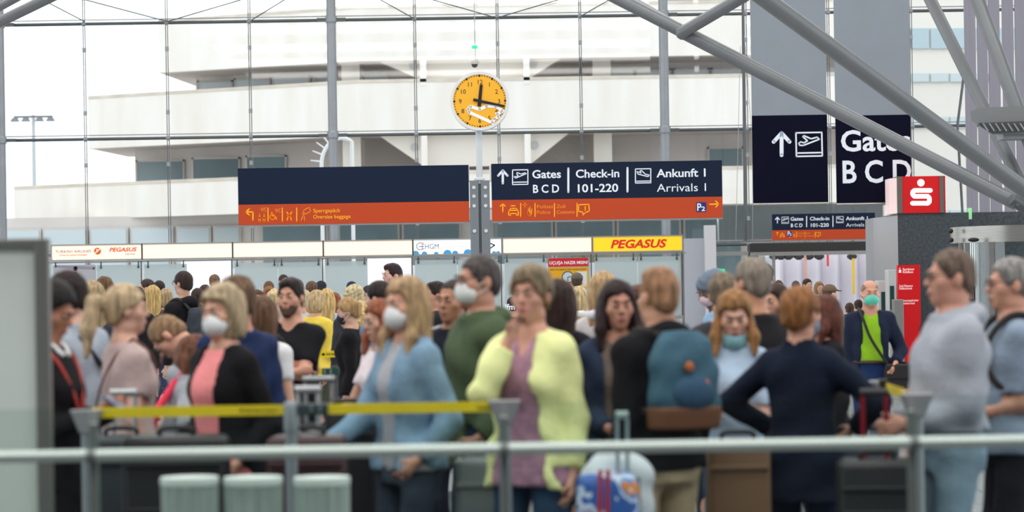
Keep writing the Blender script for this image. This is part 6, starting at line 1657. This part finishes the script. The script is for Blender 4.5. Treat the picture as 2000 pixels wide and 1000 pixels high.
# rear belts and the one by the red handle
dq = F/225
a, b = W(610, 692, dq), W(676, 690, dq)
e = belt((a.x, dq, a.z), (b.x, dq, a.z), 'yellow rear belt lettered with the airport name below the yellow sweater', w_=.056)
text('lettering', 'Köln Bonn Airport', 637, 694, 5.2, dq-.002, mat('belt_print', (70, 66, 30)), e, width=36)
strokes('printed_square', [[(631, 692), (632, 692)]], 5, dq-.002, mat('belt_print', (70, 66, 30)), e)
dq2 = F/290
e = empty('belt_cassette', W(640, 735, dq2), 0, 'green and yellow belt cassette behind the suitcase handles', 'cassette')
pxbox(610, 629, 719, 733, dq2, .03).build('yellow_end', beltm, e)
pxbox(629, 662, 719, 733, dq2, .04).build('housing', mat('cassette_green', (40, 76, 70), .5), e)
for px in (634, 646): strokes('marking', [[(px, 722), (px, 729)]], 3.5, dq2-.001, mat('cassette_mark', (130, 160, 164)), e)
zq = W(640, 733, dq2)
pq = empty('barrier_post', (zq.x+.04, dq2+.03, 0), 0, 'thin dark barrier post holding the green and yellow cassette', 'barrier post', 'belt barrier posts')
MB().tube([(zq.x+.04, dq2+.07, .03), (zq.x+.04, dq2+.07, zq.z+.06)], .025, 14).build('tube', mat('barrier_dark', (60, 64, 68), .5), pq)
MB().lathe(zq.x+.04, dq2+.07, [(.16, 0), (.16, .015), (.03, .04)], 24).build('foot', mat('barrier_dark', (60, 64, 68)), pq)
for (px, sdp) in ((606, dq+.06), (682, dq+.06)):
    x = W(px, 692, dq).x
    pq = empty('barrier_post', (x, sdp, 0), 0, 'thin dark post holding the lettered rear belt at its %s end' % ('yellow sweater' if px < 640 else 'pink sweater'), 'barrier post', 'belt barrier posts')
    MB().tube([(x, sdp, .03), (x, sdp, a.z+.05)], .025, 14).build('tube', mat('barrier_dark', (60, 64, 68)), pq)
    MB().lathe(x, sdp, [(.16, 0), (.16, .015), (.03, .04)], 24).build('foot', mat('barrier_dark', (60, 64, 68)), pq)
d4 = F/400
a, b = W(1664, 754, d4), W(1702, 757, d4)
cst = W(1707, 757, d4)
e = empty('belt_cassette', cst, 0, 'steel belt cassette with dark cap above the red suitcase handle', 'cassette')
MB().box(cst.x-.045, cst.x+.06, d4-.03, d4+.03, cst.z-.03, cst.z+.035).build('housing', post_m, e, bevel=.006)
MB().box(cst.x+.02, cst.x+.065, d4-.032, d4+.032, cst.z-.035, cst.z+.04).build('cap', black, e, bevel=.004)
pq = empty('barrier_post', (cst.x, d4, 0), 0, 'steel barrier post behind the red suitcase handle', 'barrier post', 'belt barrier posts')
MB().tube([(cst.x, d4, .03), (cst.x, d4, cst.z-.03)], .03, 16).build('tube', post_m, pq, smooth=True)
MB().lathe(cst.x, d4, [(.17, 0), (.17, .015), (.035, .045)], 24).build('foot', post_m, pq)
yb_ = mat('belt_amber', (232, 168, 30), .6)
e = belt((W(1650, 752, d4).x, d4+.1, cst.z+.02), (cst.x-.045, d4, cst.z), 'short amber belt running left from the steel cassette')
e = belt((cst.x+.06, d4, cst.z), (b4.x-.05, db, W(1780, 770, db).z), 'short amber belt running from the steel cassette to the flared post by the hoodie')
# luggage trolley frame right of the flared post
tr2 = empty('luggage_trolley', (W(1005, 900, F/395).x, F/395, 0), 0, 'dark tubular luggage trolley frame behind the lime jacket', 'trolley')
dt = F/395; dkm = mat('trolley_dark', (58, 62, 66), .4, .5)
A_, B_ = W(990, 780, dt), W(1022, 780, dt); lo_z = .12
for x in (A_.x-.25, A_.x+.25):
    MB().tube([(x, dt, .08), (x, dt, A_.z)], .014, 10).build('upright', dkm, tr2, smooth=True)
    MB().tube([(x, dt, .10), (x, dt-.0+.5, .10)], .014, 10).build('base_rail', dkm, tr2, smooth=True)
    for yy in (dt+.02, dt+.46): MB().tube([(x-.015, yy, .05), (x+.015, yy, .05)], .05, 14).build('wheel', mat('wheel_black', (24, 24, 26)), tr2)
for z in (A_.z, .62, .36, .12): MB().tube([(A_.x-.25, dt, z), (A_.x+.25, dt, z)], .012, 10).build('crossbar', dkm, tr2, smooth=True)

# ------------------------------------------------------------------ frosted partition at the left
dl = 9.85; a = W(-60, 465, dl); b = W(96, 465, dl); zt = W(60, 466, dl).z
fp = empty('frosted_partition', ((a.x+b.x)/2, dl, 0), 0, 'tall frosted glass partition in an aluminium frame at the near left', 'partition')
fa = mat('partition_alu', (128, 130, 128), .4, .5)
MB().box(b.x-.055, b.x, dl-.03, dl+.03, 0, zt).build('stile', fa, fp, bevel=.005)
MB().box(a.x-.055, a.x, dl-.03, dl+.03, 0, zt).build('stile', fa, fp, bevel=.005)
MB().box(a.x, b.x-.055, dl-.03, dl+.03, zt-.035, zt).build('top_rail', fa, fp, bevel=.005)
MB().box(a.x, b.x-.055, dl-.03, dl+.03, 0, .06).build('bottom_rail', fa, fp, bevel=.005)
MB().box(a.x, b.x-.055, dl-.006, dl+.006, .06, zt-.035).build('frosted_pane', mat('frosted', (210, 220, 216), .6, var=.03, vscale=3), fp)

# ------------------------------------------------------------------ glass balustrade with handrail
dh = F/570
gm = glass('balustrade_glass', (.90, .935, .93), .02, .01)
zh = W(1000, 877, dh).z; zg = W(1000, 786, dh).z
bal = empty('balustrade', (0, dh, 0), 0, 'near glass balustrade with pale steel handrail across the foreground', 'balustrade')
railm = mat('handrail_steel', (190, 204, 200), .28, .45)
xs_ = [W(px, 880, dh).x for px in (-830, 178, 985, 1786, 2600)]
for x0, x1 in zip(xs_, xs_[1:]):
    MB().box(x0+.012, x1-.012, dh+.05, dh+.062, .06, zg).build('glass_pane', gm, bal)
for x in xs_:
    MB().box(x-.013, x+.013, dh+.03, dh+.09, 0, zg-.05).build('baluster', mat('baluster_grey', (112, 122, 120), .4, .4), bal, bevel=.004)
    MB().tube([(x, dh+.06, zh-.005), (x, dh, zh-.005)], .012, 10).build('rail_bracket', fa, bal)
for x0, x1 in zip(xs_, xs_[1:]):
    MB().tube([(x0+.014, dh, zh), (x1-.014, dh, zh)], .021, 18).build('handrail', railm, bal, smooth=True)
for x in xs_:
    MB().tube([(x-.016, dh, zh), (x+.016, dh, zh)], .0225, 18).build('rail_sleeve', mat('baluster_grey', (112, 122, 120)), bal)

# ------------------------------------------------------------------ three pale ribbed bins behind the balustrade
bin_m = glass('bin_plastic', (.86, .92, .9), .05, .2, haze=(206, 222, 216), haze_amt=.6)
for px0, px1, lab in ((316, 424, 'pale ribbed translucent bin below the white trousers'), (440, 549, 'pale ribbed translucent bin left of the slim barrier post'), (576, 681, 'pale ribbed translucent bin right of the slim barrier post')):
    d = 9.55; a, b = W(px0, 940, d), W(px1, 940, d); cx = (a.x+b.x)/2; r = (b.x-a.x)/2; zt = a.z
    e = empty('ribbed_bin', (cx, d, 0), 0, lab, 'bin', 'ribbed bins by the balustrade')
    n_ = 96; v = []; f = []
    for z, kk in ((0.0, .86), (zt, 1.0)):
        for k in range(n_):
            t = 2*math.pi*k/n_; rr = r*kk*(1 + .05*math.cos(16*t)); v.append((cx+rr*math.cos(t), d+rr*math.sin(t), z))
    for k in range(n_): f.append((k, (k+1) % n_, n_+(k+1) % n_, n_+k))
    f.append(tuple(range(n_-1, -1, -1)))
    MB().add(v, f).build('bucket', bin_m, e, smooth=True)
    MB().lathe(cx, d, [(r*1.04, zt-.015), (r*1.07, zt), (r*1.04, zt+.015)], 40).build('rim', mat('bin_rim', (214, 226, 222), .5), e, smooth=True)
i = REAR[1002]
text('lettering', 'lfm', 986, 605, 11, i['d']-.15, signwhite, i['root'], width=19, bold=.03)
